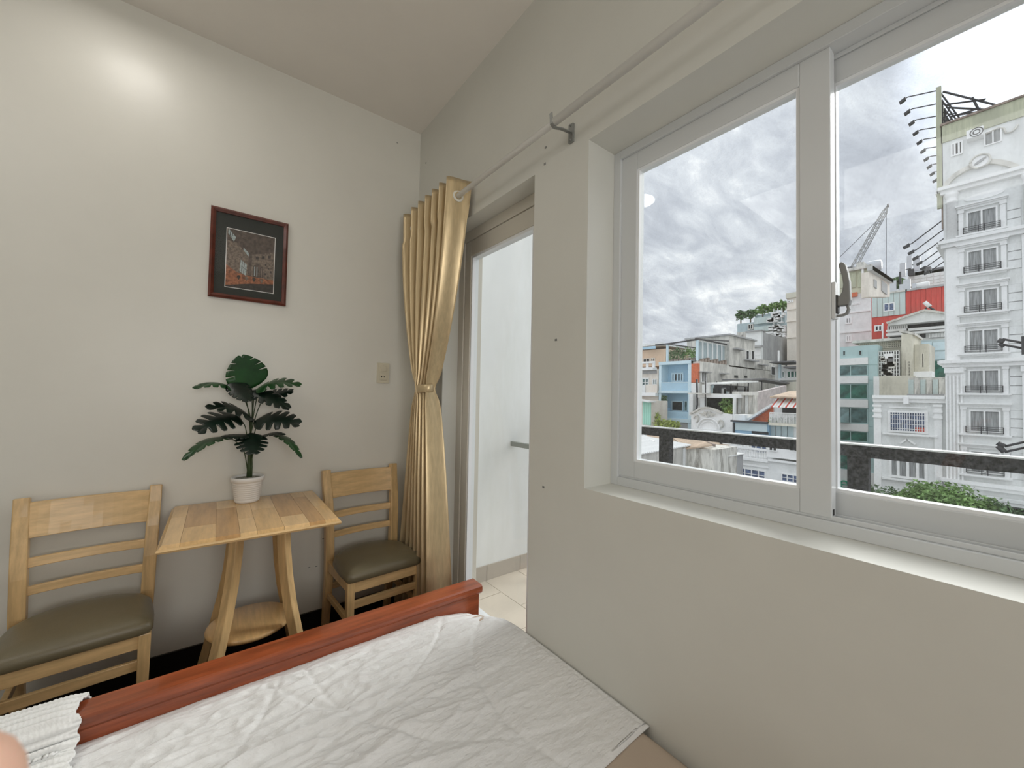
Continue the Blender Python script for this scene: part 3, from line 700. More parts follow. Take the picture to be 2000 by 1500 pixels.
# ------------------------------------------------------------------ bed
bd = empty('bed_frame', (0.0, 0.5, 0), 'reddish lacquered wooden bed frame with low footboard', 'bed')
XB0, XB1 = -1.15, 1.028
m = MB(); rg = []
prof = [(1.548, 0.384), (1.542, 0.392), (1.540, 0.404), (1.542, 0.416), (1.549, 0.421), (1.622, 0.423), (1.630, 0.418), (1.633, 0.404), (1.630, 0.392), (1.620, 0.384)]
m.loft([[Vector((x, y, z)) for y, z in prof] for x in (XB0, XB1+0.012)], smooth=False); m.build('footboard_cap', 'redwood', bd)
B('footboard', 'redwood', bd, (XB0+0.01, XB1, 1.549, 1.606, 0.06, 0.384), bev=0.003)
for x in (XB0+0.05, XB1-0.035):
    B('leg', 'redwood', bd, (x-0.03, x+0.03, 1.552, 1.612, 0.0, 0.07), bev=0.004)
B('side_rail', 'redwood', bd, (XB1-0.035, XB1-0.005, -0.55, 1.556, 0.10, 0.21), bev=0.003)
B('side_rail', 'redwood', bd, (XB0+0.02, XB0+0.05, -0.55, 1.556, 0.10, 0.21), bev=0.003)
B('headboard', 'redwood', bd, (XB0+0.01, XB1, -0.60, -0.55, 0.0, 0.75), bev=0.004)
for k in range(12):
    B('slat', 'redwood', bd, (XB0+0.05, XB1-0.035, -0.5+k*0.17, -0.42+k*0.17, 0.125, 0.145))
# mattress with rounded vertical corners
m = MB(); rg = []
def mat_outline(ins, rad=0.17):
    x0, x1, y0, y1 = XB0+0.06+ins, 1.046-ins, -0.53+ins, 1.545-ins; pts = []
    for cx_, cy_, a0_ in ((x1-rad, y1-rad, 0), (x0+rad, y1-rad, 90), (x0+rad, y0+rad, 180), (x1-rad, y0+rad, 270)):
        for k in range(7):
            a = math.radians(a0_+k*15); pts.append((cx_+rad*math.cos(a), cy_+rad*math.sin(a)))
    return pts
for ins, z in ((0.03, 0.215), (0.004, 0.225), (0.0, 0.25), (0.0, 0.305), (0.006, 0.325), (0.022, 0.336), (0.045, 0.338)):
    rg.append([Vector((x, y, z)) for x, y in mat_outline(ins)])
m.loft(rg, smooth=True)
mt = m.build('mattress', 'sheet', None, label='mattress in a plain beige fitted sheet showing past the blanket hem', cat='mattress')
B('mattress_base', 'sheet', mt, (XB0+0.07, XB1-0.045, -0.52, 1.53, 0.147, 0.2155), bev=0.004)

# blanket: crumpled cotton quilt with curved quilting seams
def seamf(x, y):
    g = 0.0
    for (cx_, cy_, R_) in ((0.10, 0.45, 0.50), (0.30, 0.20, 0.62), (0.75, 1.75, 0.62), (1.05, 1.55, 0.75), (-0.45, 1.75, 0.72), (0.15, 1.95, 0.80), (-0.35, 0.55, 0.55), (-0.9, 1.1, 0.5), (1.35, 0.95, 0.62)):
        dd = abs(math.hypot(x-cx_, y-cy_)-R_)
        if dd < 0.03: g = max(g, math.exp(-(dd/0.006)**2) + 0.5*math.exp(-(dd/0.018)**2))
    return min(g, 1.2)
m = MB(); bm = m.bm; NX, NY = 420, 190; G = []
bx0_, bx1_, by0_, by1_ = -1.12, 1.056, 0.672, 1.552
for j in range(NY+1):
    row = []
    for i in range(NX+1):
        u, v = i/NX, j/NY
        x = bx0_+(bx1_-bx0_)*u; y = by0_+(by1_-by0_)*v
        # rounded far right corner
        xm = bx1_ - 0.105*max(0, (v-0.66)/0.34)**2.2
        xx = bx0_+(xm-bx0_)*u
        yy_ = y + 0.012*noise.noise(Vector((xx*3, y*2, 1)))*(1-v) + 0.006*math.sin(xx*8)*(1 if v < 0.02 else 0)
        P_ = Vector((xx, yy_, 0))
        crisp = 0.25 + 0.75*max(0, min(1, (0.62-xx)*1.6+0.5))
        crisp *= 0.45+0.55*max(0, min(1, (y-0.70)*2.2))+0.15
        r1 = 1-abs(noise.noise(Vector((xx*2.0+y*0.9, y*10+xx*1.2, 3.1))))*2.6
        r2 = 1-abs(noise.noise(Vector((xx*6+y*3, y*20-xx*3, 7.7))))*2.4
        r3 = 1-abs(noise.noise(Vector((xx*17+4, y*40+xx*6, 1.3))))*2.2
        r4 = noise.noise(Vector((xx*38, y*60, 5.3)))
        hgt = 0.0105*max(0, r1)**2.2*crisp + 0.0075*max(0, r2)**2*crisp + 0.0048*max(0, r3)**1.5*crisp + 0.0012*r4*crisp
        hgt += 0.005*noise.noise(Vector((xx*1.6, y*2.0, 9)))
        hgt -= 0.0045*seamf(xx, yy_)
        fe = max(0.12, min(1, (by1_-y)/0.07)); hgt = hgt*fe + 0.006*(1-fe)
        e = max(0, 1-(by1_-y)/0.16)
        hgt += 0.008*e*fe*abs(math.sin((y*95+xx*5.5)+2*noise.noise(Vector((xx*2, y*3, 0)))))*(0.5+0.5*noise.noise(Vector((xx*1.5, 0, 4)))+0.3)
        z = 0.3455 + hgt
        # puffed ridge at the right wall side and roll-off at the edges
        eu = (xm-xx)/0.03
        if eu < 1: z -= 0.016*(1-max(0, eu))**2
        
        ev = (y-by0_)/0.012
        if ev < 1: z -= 0.009*(1-max(0, ev))**1.5
        eb = (by1_-y)/0.01
        if eb < 1: z -= 0.004*(1-max(0, eb))**2
        z = max(z, 0.3425)
        if v > 0.8 and u > 0.93: z -= 0.03*((v-0.80)/0.2)*((u-0.93)/0.07)
        row.append(bm.verts.new((xx, yy_, z)))
    G.append(row)
for j in range(NY):
    for i in range(NX):
        f = bm.faces.new((G[j][i], G[j][i+1], G[j+1][i+1], G[j+1][i])); f.smooth = True
bl = m.build('blanket', 'blanket', None, label='thin crumpled white quilted blanket spread over the bed', cat='blanket')
md = bl.modifiers.new('thick', 'SOLIDIFY'); md.thickness = 0.003; md.offset = -1
# stitched hem along the footboard edge
m = MB()
for k in range(150):
    x = -0.25+k*0.0078; y = 1.538-0.0*x
    if x > 0.80: break
    m.box(x, x+0.0045, y-0.0015, y+0.0015, 0.349, 0.3515)
m.build('hem_stitching', 'knit', bl, kind='stuff')

# chunky ribbed knit throw over the left end of the footboard
m = MB(); bm = m.bm
path = [(1.640, 0.30), (1.641, 0.36), (1.640, 0.41), (1.632, 0.430), (1.610, 0.4345), (1.58, 0.435), (1.55, 0.4335), (1.532, 0.428), (1.524, 0.410), (1.515, 0.388), (1.49, 0.3755), (1.45, 0.372), (1.38, 0.371), (1.30, 0.371), (1.20, 0.371), (1.10, 0.371)]
pl_ = [0.0]
for a_, b_ in zip(path, path[1:]): pl_.append(pl_[-1]+math.hypot(b_[0]-a_[0], b_[1]-a_[1]))
def onpath(d):
    for k in range(len(path)-1):
        if d <= pl_[k+1] or k == len(path)-2:
            q = (d-pl_[k])/(pl_[k+1]-pl_[k]); a_, b_ = path[k], path[k+1]
            n_ = Vector((-(b_[1]-a_[1]), (b_[0]-a_[0]))).normalized()
            if n_.y < 0 and abs(n_.y) > 0.2: n_ = -n_
            if abs(n_.y) <= 0.2 and k < 3: n_ = Vector((1, 0))
            if abs(n_.y) <= 0.2 and k >= 3: n_ = Vector((-1, 0))
            return a_[0]+(b_[0]-a_[0])*q, a_[1]+(b_[1]-a_[1])*q, n_
NXk, NDk = 230, 300; tot = pl_[-1]; G = []
for j in range(NDk+1):
    d = tot*j/NDk; y, z, n_ = onpath(d); row = []
    for i in range(NXk+1):
        u = i/NXk
        xe = -0.232 - 0.05*math.exp(-((d-0.19)/0.03)**2)*0.3 + 0.003*math.sin(d*140) + 0.006*noise.noise(Vector((d*30, 0, 0))) + 0.05*max(0, d-0.33)
        x = -1.0 + (xe+1.0)*u
        edge = max(0, 1-(xe-x)/0.035)
        rib = abs(math.sin(math.pi*d/0.021))**0.9
        st = 0.5+0.5*math.sin(x*2*math.pi/0.0095 + (3.14 if int(d/0.018) % 2 else 0))
        h_ = 0.0125*rib*(1-edge)+0.0026*st*(1-edge*0.6) + edge*0.007*(0.6+0.4*math.sin(d*2*math.pi/0.011)) + 0.001*noise.noise(Vector((x*90, d*90, 0)))
        row.append(bm.verts.new((x, y+n_.x*h_, z+n_.y*h_)))
    G.append(row)
for j in range(NDk):
    for i in range(NXk):
        f = bm.faces.new((G[j][i], G[j][i+1], G[j+1][i+1], G[j+1][i])); f.smooth = True
kt = m.build('knit_throw', 'knit', None, label='white chunky ribbed knit throw hanging over the left end of the footboard', cat='throw')
md = kt.modifiers.new('thick', 'SOLIDIFY'); md.thickness = 0.004; md.offset = 1

# ------------------------------------------------------------------ the photographer's hand beside the lens (one fingertip reaches into view)
def cl(x, y, z): return CAM + rt*x + up*y + fw*z     # real place next to the camera
me = bpy.data.meshes.new('person'); 
V = []; Ed = []; Rd = []
def nv_(p_, r_, par=None):
    V.append(tuple(cl(*p_))); Rd.append(r_)
    if par is not None: Ed.append((par, len(V)-1))
    return len(V)-1
wr_ = nv_((-0.235, -0.150, 0.030), 0.026)
fa = nv_((-0.33, -0.24, 0.0), 0.030, wr_); nv_((-0.47, -0.37, -0.04), 0.038, fa)
pm = nv_((-0.205, -0.125, 0.036), 0.028, wr_); pm2 = nv_((-0.180, -0.108, 0.042), 0.026, pm)
def fing(base, pts, rs):
    k = pm2
    k = nv_(base, rs[0], k)
    for p_, r_ in zip(pts, rs[1:]): k = nv_(p_, r_, k)
# index (the tip seen in the corner), middle, ring, little, thumb
fing((-0.160, -0.098, 0.050), [(-0.140, -0.092, 0.066), (-0.116, -0.0835, 0.077), (-0.1010, -0.0795, 0.080)], [0.0112, 0.0116, 0.0120, 0.0118])
fing((-0.168, -0.122, 0.050), [(-0.150, -0.122, 0.066), (-0.134, -0.122, 0.072), (-0.122, -0.124, 0.066)], [0.0100, 0.0095, 0.0090, 0.0080])
fing((-0.180, -0.143, 0.048), [(-0.164, -0.148, 0.062), (-0.150, -0.150, 0.066), (-0.141, -0.152, 0.058)], [0.0098, 0.0090, 0.0086, 0.0076])
fing((-0.194, -0.160, 0.042), [(-0.182, -0.168, 0.052), (-0.172, -0.171, 0.056), (-0.165, -0.173, 0.050)], [0.0090, 0.0080, 0.0076, 0.0068])
k = nv_((-0.196, -0.098, 0.030), 0.014, pm); k = nv_((-0.172, -0.078, 0.020), 0.0115, k); k = nv_((-0.150, -0.070, 0.014), 0.0105, k); nv_((-0.136, -0.068, 0.012), 0.009, k)
me.from_pydata(V, Ed, []); me.update()
po = bpy.data.objects.new('person', me); col.objects.link(po)
sk = po.modifiers.new('skin', 'SKIN')
for i, r_ in enumerate(Rd):
    me.skin_vertices[0].data[i].radius = (r_, r_)
me.skin_vertices[0].data[0].use_root = True
sb = po.modifiers.new('sub', 'SUBSURF'); sb.levels = 2; sb.render_levels = 2
me.materials.append(MAT['skin']); sk.use_smooth_shade = True
tag(po, 'blurred bare fingertip of the photographer in the lower left corner', 'person')

# ================================================================== outside: street, facades, roofs
GZ = -13.0
def em(name, c, rough=0.85, var=0.06, vs=0.5, dark=None, damt=0.45, dscale=0.35, **k):
    MAT[name] = mat(name, c, rough, var=var, vscale=vs, dark=dark, damt=damt, dscale=dscale, **k)
GR = (0.42, 0.43, 0.40)
em('render_white', (0.80, 0.81, 0.80), dark=GR, damt=0.35)
em('trim_white', (0.86, 0.86, 0.85), var=0.03)
em('render_cream', (0.80, 0.74, 0.66), dark=(0.5, 0.4, 0.34), damt=0.35)
em('render_orange', (0.80, 0.60, 0.44), dark=(0.45, 0.3, 0.22), damt=0.35)
em('blue_wall', (0.42, 0.6, 0.72), var=0.04)
em('blue_pale', (0.62, 0.76, 0.82), var=0.04)
em('concrete', (0.68, 0.66, 0.61), var=0.12, vs=0.9, dark=(0.30, 0.30, 0.28), damt=0.75, dscale=0.9)
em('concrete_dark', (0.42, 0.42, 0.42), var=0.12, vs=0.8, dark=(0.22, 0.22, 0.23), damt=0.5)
em('brick_grey', (0.52, 0.46, 0.45), var=0.15, vs=3.0, dark=(0.34, 0.30, 0.30), damt=0.4)
em('orange_brick', (0.62, 0.17, 0.085), var=0.15, vs=5)
em('red_sheet', (0.58, 0.085, 0.07), var=0.12, vs=1.2, vstretch=(3, 3, 0.3), dark=(0.40, 0.10, 0.08), damt=0.5)
em('pale_sheet', (0.56, 0.65, 0.63), var=0.08, vs=1.0, vstretch=(3, 3, 0.3), dark=(0.42, 0.42, 0.36), damt=0.4)
em('glass_teal', (0.45, 0.60, 0.60), var=0.04)
em('olive_render', (0.56, 0.56, 0.42), var=0.08, dark=(0.40, 0.38, 0.28), damt=0.5)
em('olive_sheet', (0.50, 0.51, 0.37), var=0.15, vs=1.5, vstretch=(3, 3, 0.3), dark=(0.30, 0.30, 0.24), damt=0.5)
em('beige_render', (0.66, 0.63, 0.53), var=0.07, dark=(0.38, 0.36, 0.30), damt=0.5, dscale=0.6)
em('roof_light', (0.78, 0.78, 0.76), var=0.08, vs=2)
em('roof_tan', (0.58, 0.44, 0.32), var=0.2, vs=2.5, dark=(0.32, 0.24, 0.18), damt=0.5)
em('roof_dark', (0.16, 0.16, 0.165), var=0.2, vs=2)
em('peeling', (0.74, 0.72, 0.66), var=0.12, vs=2.2, vstretch=(2, 2, 0.35), dark=(0.20, 0.18, 0.15), damt=0.85, dscale=1.6)
em('mint', (0.42, 0.74, 0.60), var=0.06)
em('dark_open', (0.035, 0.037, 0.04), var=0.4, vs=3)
em('iron', (0.045, 0.045, 0.05), rough=0.6)
em('rust', (0.30, 0.24, 0.20), var=0.3, vs=2)
em('blue_shop', (0.30, 0.46, 0.60), var=0.06)
em('slate_blue', (0.46, 0.55, 0.57), var=0.08)
em('teal_pane', (0.035, 0.15, 0.115), rough=0.15, var=0.5, vs=0.9)
em('teal_pane_grey', (0.10, 0.18, 0.18), rough=0.15, var=0.5, vs=0.9)
em('curtained', (0.30, 0.31, 0.31), rough=0.4, var=0.35, vs=3.0, vstretch=(6, 6, 0.3))
em('bluepane', (0.10, 0.14, 0.24), rough=0.3, var=0.5, vs=4)
em('asphalt', (0.16, 0.16, 0.16), var=0.1)
em('red_cloth', (0.62, 0.10, 0.07), var=0.1, vs=3)
em('tank_steel', (0.55, 0.57, 0.60), rough=0.35)
em('foliage', (0.20, 0.32, 0.11), rough=0.7, var=0.45, vs=1.6)
em('foliage_dark', (0.13, 0.21, 0.10), rough=0.7, var=0.5, vs=1.4)
em('foliage_yellow', (0.42, 0.50, 0.14), rough=0.7, var=0.35, vs=1.5)
em('bark', (0.16, 0.12, 0.09), var=0.2)
em('green_letters', (0.03, 0.36, 0.22), var=0.02)

B('street_ground', 'asphalt', None, (XW+3, 420, -260, 420, GZ-0.5, GZ), kind='structure')

def bx(name, m, par, *b, **k): return B(name, m, par, *b, **k)
def house(name, label, X, r, depth, m, zb=GZ, cat='building', grp=None, wname='wall'):
    """r = (y0, y1, z0, z1) of the street front; body goes back by depth; returns root"""
    y0, y1, z0, z1 = r
    e_ = empty(name, (X+depth/2, (y0+y1)/2, zb), label, cat, grp)
    B(wname, m, e_, (X, X+depth, y0, y1, zb, z1))
    return e_
def win(par, X, r, pane='curtained', frame='trim_white', t=0.12, fw=0.07, mull=1, tr=0, name='window'):
    """window proud of a wall facing the viewer's side (-x)"""
    y0, y1, z0, z1 = r; f = MB()
    f.box(X-t, X+0.02, y0, y0+fw, z0, z1).box(X-t, X+0.02, y1-fw, y1, z0, z1).box(X-t, X+0.02, y0+fw, y1-fw, z0, z0+fw).box(X-t, X+0.02, y0+fw, y1-fw, z1-fw, z1)
    for k in range(mull):
        yc = y0+(y1-y0)*(k+1)/(mull+1); f.box(X-t, X+0.01, yc-fw/2, yc+fw/2, z0+fw, z1-fw)
    for k in range(tr):
        zc_ = z0+(z1-z0)*(k+1)/(tr+1); f.box(X-t*0.9, X+0.01, y0+fw, y1-fw, zc_-fw/3, zc_+fw/3)
    w = f.build(name, frame, par)
    B('pane', pane, w, (X-0.03, X+0.005, y0+fw*0.9, y1-fw*0.9, z0+fw*0.9, z1-fw*0.9))
    return w
def ywin(par, Y, r, pane='dark_open', frame='trim_white', t=0.10, fw=0.06, mull=1):
    """window on a wall facing -y; r = (x0, x1, z0, z1)"""
    x0, x1, z0, z1 = r; f = MB()
    f.box(x0, x0+fw, Y-t, Y+0.02, z0, z1).box(x1-fw, x1, Y-t, Y+0.02, z0, z1).box(x0, x1, Y-t, Y+0.02, z0-fw, z0).box(x0, x1, Y-t, Y+0.02, z1, z1+fw)
    for k in range(mull):
        c = x0+(x1-x0)*(k+1)/(mull+1); f.box(c-fw/2, c+fw/2, Y-t, Y+0.02, z0, z1)
    w = f.build('window', frame, par)
    B('pane', pane, w, (x0+fw, x1-fw, Y-0.03, Y+0.005, z0, z1)); return w
def railing(par, X, y0, y1, z0, z1, n=6, dx=0.35, m='iron', bars=3):
    f = MB(); a = X-dx
    for k in range(bars+1):
        z = z0+0.08+(z1-z0-0.08)*k/bars
        f.box(a, a+0.035, y0, y1, z-0.014, z+0.014); 
    for y in (y0, y1-0.045): f.box(a, X, y, y+0.045, z1-0.03, z1); f.box(a, X, y, y+0.045, z0+0.06, z0+0.10); f.box(a, a+0.045, y, y+0.045, z0+0.05, z1)
    ym = (y0+y1)/2
    for q in (-0.16, 0.12): f.box(a, a+0.045, ym+q, ym+q+0.045, z0-0.14, z1)
    f.build('railing', m, par)
def blob(name, c, r, n, m, par=None, s=0.22, seed=1, **k):
    """clump of small leaves through an ellipsoid"""
    rd_ = random.Random(seed); mb = MB(); bm = mb.bm
    for _ in range(n):
        while True:
            v = Vector((rd_.uniform(-1, 1), rd_.uniform(-1, 1), rd_.uniform(-1, 1)))
            if 0.25 < v.length < 1: break
        v = v*(0.82+0.35*noise.noise(v*2.3+Vector((seed, 0, 0))))
        p_ = Vector((c[0]+v.x*r[0], c[1]+v.y*r[1], c[2]+v.z*r[2]))
        a = Vector((rd_.gauss(0, 1), rd_.gauss(0, 1), rd_.gauss(0, 0.6))).normalized(); b = a.orthogonal().normalized()
        b.rotate(Matrix.Rotation(rd_.uniform(0, 6.28), 3, a)); ss = s*rd_.uniform(0.6, 1.3)
        bm.faces.new([bm.verts.new(p_+a*ss), bm.verts.new(p_+b*ss*0.45), bm.verts.new(p_-a*ss), bm.verts.new(p_-b*ss*0.45)])
    return mb.build(name, m, par, **k)

# ------------------------------------------------------------------ white hotel tower on the right
X = 44.0
t = house('tower_building', 'tall white ornate tower with many balconied windows at the right edge', X, (-9.0, 3.70, GZ, 22.35), 14, 'render_white')
TY = 3.70
B('parapet_band', 'olive_sheet', t, (X-0.10, X, -9, TY+0.02, 21.15, 22.45), (X, X+6, TY, TY+0.08, 21.15, 22.45))
B('parapet_cap', 'rust', t, (X-0.2, X+0.1, -9, TY+0.1, 22.45, 22.6))
for z in (17.35, 13.25, 4.25, -4.5):
    B('cornice', 'trim_white', t, (X-0.55, X, -9, TY+0.25, z, z+0.24), (X-0.32, X, -9, TY+0.12, z-0.28, z), (X, X+6, TY, TY+0.4, z, z+0.24))
# arch with roundel under the parapet
arc_px = [(44.000, 3.644, 17.516), (44.000, 3.430, 17.980), (44.000, 3.064, 18.334), (44.000, 2.606, 18.560), (44.000, 2.159, 18.666), (44.000, 1.844, 18.675), (44.000, 1.439, 18.640), (44.000, 1.023, 18.412), (44.000, 0.662, 18.137), (44.000, 0.353, 17.815), (44.000, 0.007, 17.409)]
m = MB(); m.bar([Vector(p_)-Vector((0.12, 0, 0)) for p_ in arc_px], 0.28, 0.30, side=(1, 0, 0)); m.build('arch_moulding', 'concrete', t)
rc = Vector((44.000, 1.842, 18.788))
m = MB(); m.tube([rc+Vector((-0.34, 0.47*math.cos(a), 0.47*math.sin(a))) for a in [2*math.pi*q/24 for q in range(25)]], 0.07, seg=6); m.build('roundel_ring', 'concrete', t)
m = MB(); m.prism([rc+Vector((-0.02, 0.42*math.cos(a), 0.42*math.sin(a))) for a in [2*math.pi*q/24 for q in range(24)]], (-0.3, 0, 0)); m.build('roundel', 'trim_white', t)
m = MB(); m.prism([rc+Vector((-0.33, 0.30*math.cos(a), 0.10*math.sin(a)+0.18*math.cos(a)*-1)) for a in [2*math.pi*q/16 for q in range(16)]], (-0.06, 0, 0)); m.build('emblem_leaf', 'concrete_dark', t)
oc = Vector((44.000, 1.697, 16.319))
m = MB(); m.prism([oc+Vector((0.0, 0.95*math.cos(a), 0.24*math.sin(a))) for a in [2*math.pi*q/24 for q in range(24)]], (-0.12, 0, 0)); m.build('oval_ornament', 'trim_white', t)
# small top windows, air conditioner, pipe
win(t, X, (2.667, 3.280, 19.853, 20.864), pane='dark_open', mull=2, fw=0.10)
win(t, X, (0.846, 1.658, 19.857, 20.895), pane='curtained', mull=1)
r_ = (1.658, 2.459, 20.523, 21.168)
ac = B('air_conditioner_box', 'trim_white', t, (X-0.7, X, *r_), bev=0.03)
m = MB(); yc_, zc_ = r_[1]-0.48, (r_[2]+r_[3])/2
m.tube([(X-0.71+0*q, yc_+0.30*math.cos(2*math.pi*q/20), zc_+0.30*math.sin(2*math.pi*q/20)) for q in range(21)], 0.03, seg=5)
m.tube([(X-0.71, yc_+0.16*math.cos(2*math.pi*q/20), zc_+0.16*math.sin(2*math.pi*q/20)) for q in range(21)], 0.03, seg=5)
m.build('fan_grille', 'iron', ac)
m = MB(); m.tube([(43.900, 1.582, 20.730), (43.900, 0.996, 20.908), (43.900, 0.770, 20.751), (43.900, 0.661, 20.327), (43.900, 0.438, 20.283), (43.900, 0.237, 20.468), (43.900, 0.147, 20.673)], 0.06, seg=6); m.build('drain_pipe', 'concrete', t)
# pilasters
for (ya, yb) in ((2.98, 3.55), (-0.62, 0.02)):
    for (z0, z1) in ((13.5, 17.05),):
        m = MB(); yc_ = (ya+yb)/2
        m.lathe((X-0.12, yc_), [(0.28, z0), (0.28, z1-0.75), (0.33, z1-0.72), (0.33, z1-0.62), (0.28, z1-0.6), (0.28, z1-0.35), (0.36, z1-0.2), (0.38, z1)], seg=16)
        m.build('pilaster', 'trim_white', t)
    B('pilaster', 'trim_white', t, (X-0.12, X, ya-0.05, yb+0.05, 4.5, 12.95))
    pm_ = MB(); pm_.box(X-0.10, X, ya-0.12, yb+0.10, -4.4, 3.55)
    nb = 4
    for q in range(nb+1):
        y = ya-0.10+(yb-ya+0.18)*q/nb; pm_.box(X-0.24, X-0.10, y-0.045, y+0.045, -4.3, 3.35)
    pm_.box(X-0.32, X, ya-0.22, yb+0.18, 3.55, 3.95)
    pm_.build('fluted_pilaster', 'trim_white', t)
# storeys
YC = 1.83
for k in range(7):
    zs = 13.55 - 2.9*k
    if k == 6: zs = -3.85
    wy0, wy1 = YC-0.74+0.0, YC+0.72
    win(t, X, (wy0, wy1, zs+0.22, zs+1.80), pane='curtained', mull=1, fw=0.09, t=0.16)
    B('sill', 'trim_white', t, (X-0.50, X, YC-1.22, YC+1.22, zs-0.02, zs+0.10), (X-0.25, X, YC-1.12, YC+1.12, zs-0.12, zs-0.02))
    B('pediment', 'trim_white', t, (X-0.46, X, YC-1.24, YC+1.24, zs+2.22, zs+2.32), (X-0.34, X, YC-1.18, YC+1.18, zs+2.12, zs+2.22), (X-0.22, X, YC-1.14, YC+1.14, zs+1.98, zs+2.12))
    for sy in (-1, 1):
        B('window_pilaster', 'trim_white', t, (X-0.16, X, YC+sy*0.98-0.12, YC+sy*0.98+0.12, zs+0.10, zs+1.98), (X-0.22, X, YC+sy*0.98-0.16, YC+sy*0.98+0.16, zs+1.80, zs+1.98))
    railing(t, X, YC-0.88, YC+0.88, zs+0.14, zs+0.62)
    # proud render blocks with open joints between them
    for (ya, yb) in ((YC+1.14, 2.93), (0.06, YC-1.14)):
        for q in range(3):
            z0 = zs+0.02+q*0.62
            B('wall_block', 'render_white', t, (X-0.05, X, ya+0.02, yb-0.02, z0+0.035, z0+0.585))
        B('joint_shade', 'concrete_dark', t, (X-0.012, X+0.01, ya+0.02, yb-0.02, zs+0.04, zs+1.86))  # dark backing paints the shadow lines between the blocks
B('canopy', 'render_white', t, (X-1.6, X, -9, 3.2, -5.45, -5.15), (X-1.7, X-1.55, -9, 3.2, -5.2, -5.0))
B('canopy', 'iron', t, (X-1.0, X, -6, 2.2, -6.0, -5.8))
rr_ = (0.992, 1.673, -7.292, -5.338)
win(t, X, rr_, pane='teal_pane_grey', mull=0)
B('wall_block', 'trim_white', t, (X-0.1, X, -2.2, 0.5, -9, -6.4))

# billboard seen edge-on above the tower's left side
bb = empty('billboard', (X+10, 4.0, 17.4), 'tall olive billboard seen edge-on on the tower with a latticed steel back', 'billboard')
B('panel', 'olive_sheet', bb, (X, X+0.22, 3.74, 4.02, 16.2, 25.7), (X+0.22, X+20, 3.90, 4.0, 17.5, 25.75))
B('edge_post', 'rust', bb, (X+0.05, X+0.25, 3.72, 3.80, 14.6, 17.6))
m = MB()
for k in range(12):
    xk = X+0.5+k*1.5; rz0 = 22.6
    m.tube([(xk, 3.85, 25.5), (xk, 2.75, rz0)], 0.05, seg=4); m.tube([(xk, 3.85, rz0), (xk, 3.85, 25.6)], 0.05, seg=4)
    m.tube([(xk, 3.85, 24.6), (xk, 3.30, 24.05)], 0.04, seg=4); m.tube([(xk, 3.85, 23.4), (xk, 3.05, 23.4)], 0.04, seg=4)
    m.tube([(xk, 3.85, 22.8), (xk, 3.3, 24.05)], 0.04, seg=4)
m.build('lattice', 'iron', bb)
m = MB()
for a, b_ in (((44.300, 3.663, 25.316), (44.300, 0.853, 22.531)), ((44.300, 3.458, 24.190), (44.300, 1.572, 23.478)), ((44.300, 3.408, 23.920), (44.300, 1.226, 22.482)), ((44.300, 3.335, 23.121), (44.300, 1.818, 22.972)), ((44.300, 2.202, 24.004), (44.300, 1.799, 22.463)), ((44.300, 3.151, 23.139), (44.300, 1.893, 22.746))):
    m.tube([a, b_], 0.07, seg=4)
m.build('strut', 'iron', bb)
for z_, n_, x_0, y_ in ((25.6, 10, X+0.3, 4.0), (14.35, 6, X+0.3, 3.72)):
    for k in range(n_):
        xk = x_0 + k*2.1; yt = 5.90 if z_ > 20 else 5.75; dz = 0.45 if z_ > 20 else -0.35
        lm = empty('billboard_lamp', (xk, y_, z_), 'floodlight on a long arm, %s from the top in the %s row beside the billboard' % (['first', 'second', 'third', 'fourth', 'fifth', 'sixth', 'seventh', 'eighth', 'ninth', 'tenth'][k], 'upper' if z_ > 20 else 'lower'), 'floodlight', '%s row of billboard floodlights' % ('upper' if z_ > 20 else 'lower'))
        a = (xk, y_, z_ - (0 if z_ > 20 else -1.0)); b_ = (xk, yt-0.3, z_+dz)
        m = MB(); m.tube([a, b_, (xk, yt-0.1, z_+dz-0.05)], 0.045, seg=5); m.build('arm', 'iron', lm)
        m = MB(); m.prism([(xk-0.12, yt-0.16, z_+dz+0.05), (xk-0.12, yt+0.22, z_+dz-0.16), (xk-0.12, yt+0.17, z_+dz-0.32), (xk-0.12, yt-0.18, z_+dz-0.16)], (0.3, 0, 0)); m.build('lamp_head', 'iron', lm)

# ------------------------------------------------------------------ white ornate house beside the tower
r_ = (3.861, 7.820, -7.371, 1.753)
r_ = (3.71,)+tuple(r_[1:])
h = house('ornate_house', 'white classical house with barred window left of the tower above the tree', 44.4, (r_[0], r_[1], GZ, 1.85), 10, 'render_white')
X = 44.4
B('cornice', 'trim_white', h, (X-0.5, X, r_[0], r_[1], 1.60, 1.86), (X-0.3, X, r_[0], r_[1], 1.30, 1.60), (X-0.2, X, r_[0]+1.0, r_[1]-1.0, 0.85, 0.95))
B('keystone', 'trim_white', h, (X-0.6, X, *(5.657, 5.950, 1.179, 1.752)))
for p_ in ((7.344, 7.788, -7.180, 1.086), (3.914, 4.315, -6.396, 1.191)):
    B('pilaster', 'trim_white', h, (X-0.2, X, *p_))
    for dz in (0.0, 0.45, 0.9): B('capital', 'trim_white', h, (X-0.32, X, p_[0]-0.05, p_[1]+0.05, p_[3]-0.18-dz, p_[3]-dz))
wr_o = (4.651, 6.925, -1.101, 0.610)
w = win(h, X, wr_o, pane='bluepane', mull=0, fw=0.14, t=0.2)
m = MB()
for k in range(15):
    y = wr_o[0]+0.16+(wr_o[1]-wr_o[0]-0.32)*k/14; m.box(X-0.3, X-0.27, y-0.018, y+0.018, wr_o[2]+0.1, wr_o[3]-0.1)
for k in range(4):
    z = wr_o[2]+0.3+(wr_o[3]-wr_o[2]-0.6)*k/3; m.box(X-0.3, X-0.27, wr_o[0]+0.1, wr_o[1]-0.1, z-0.018, z+0.018)
m.build('window_bars', 'trim_white', w)
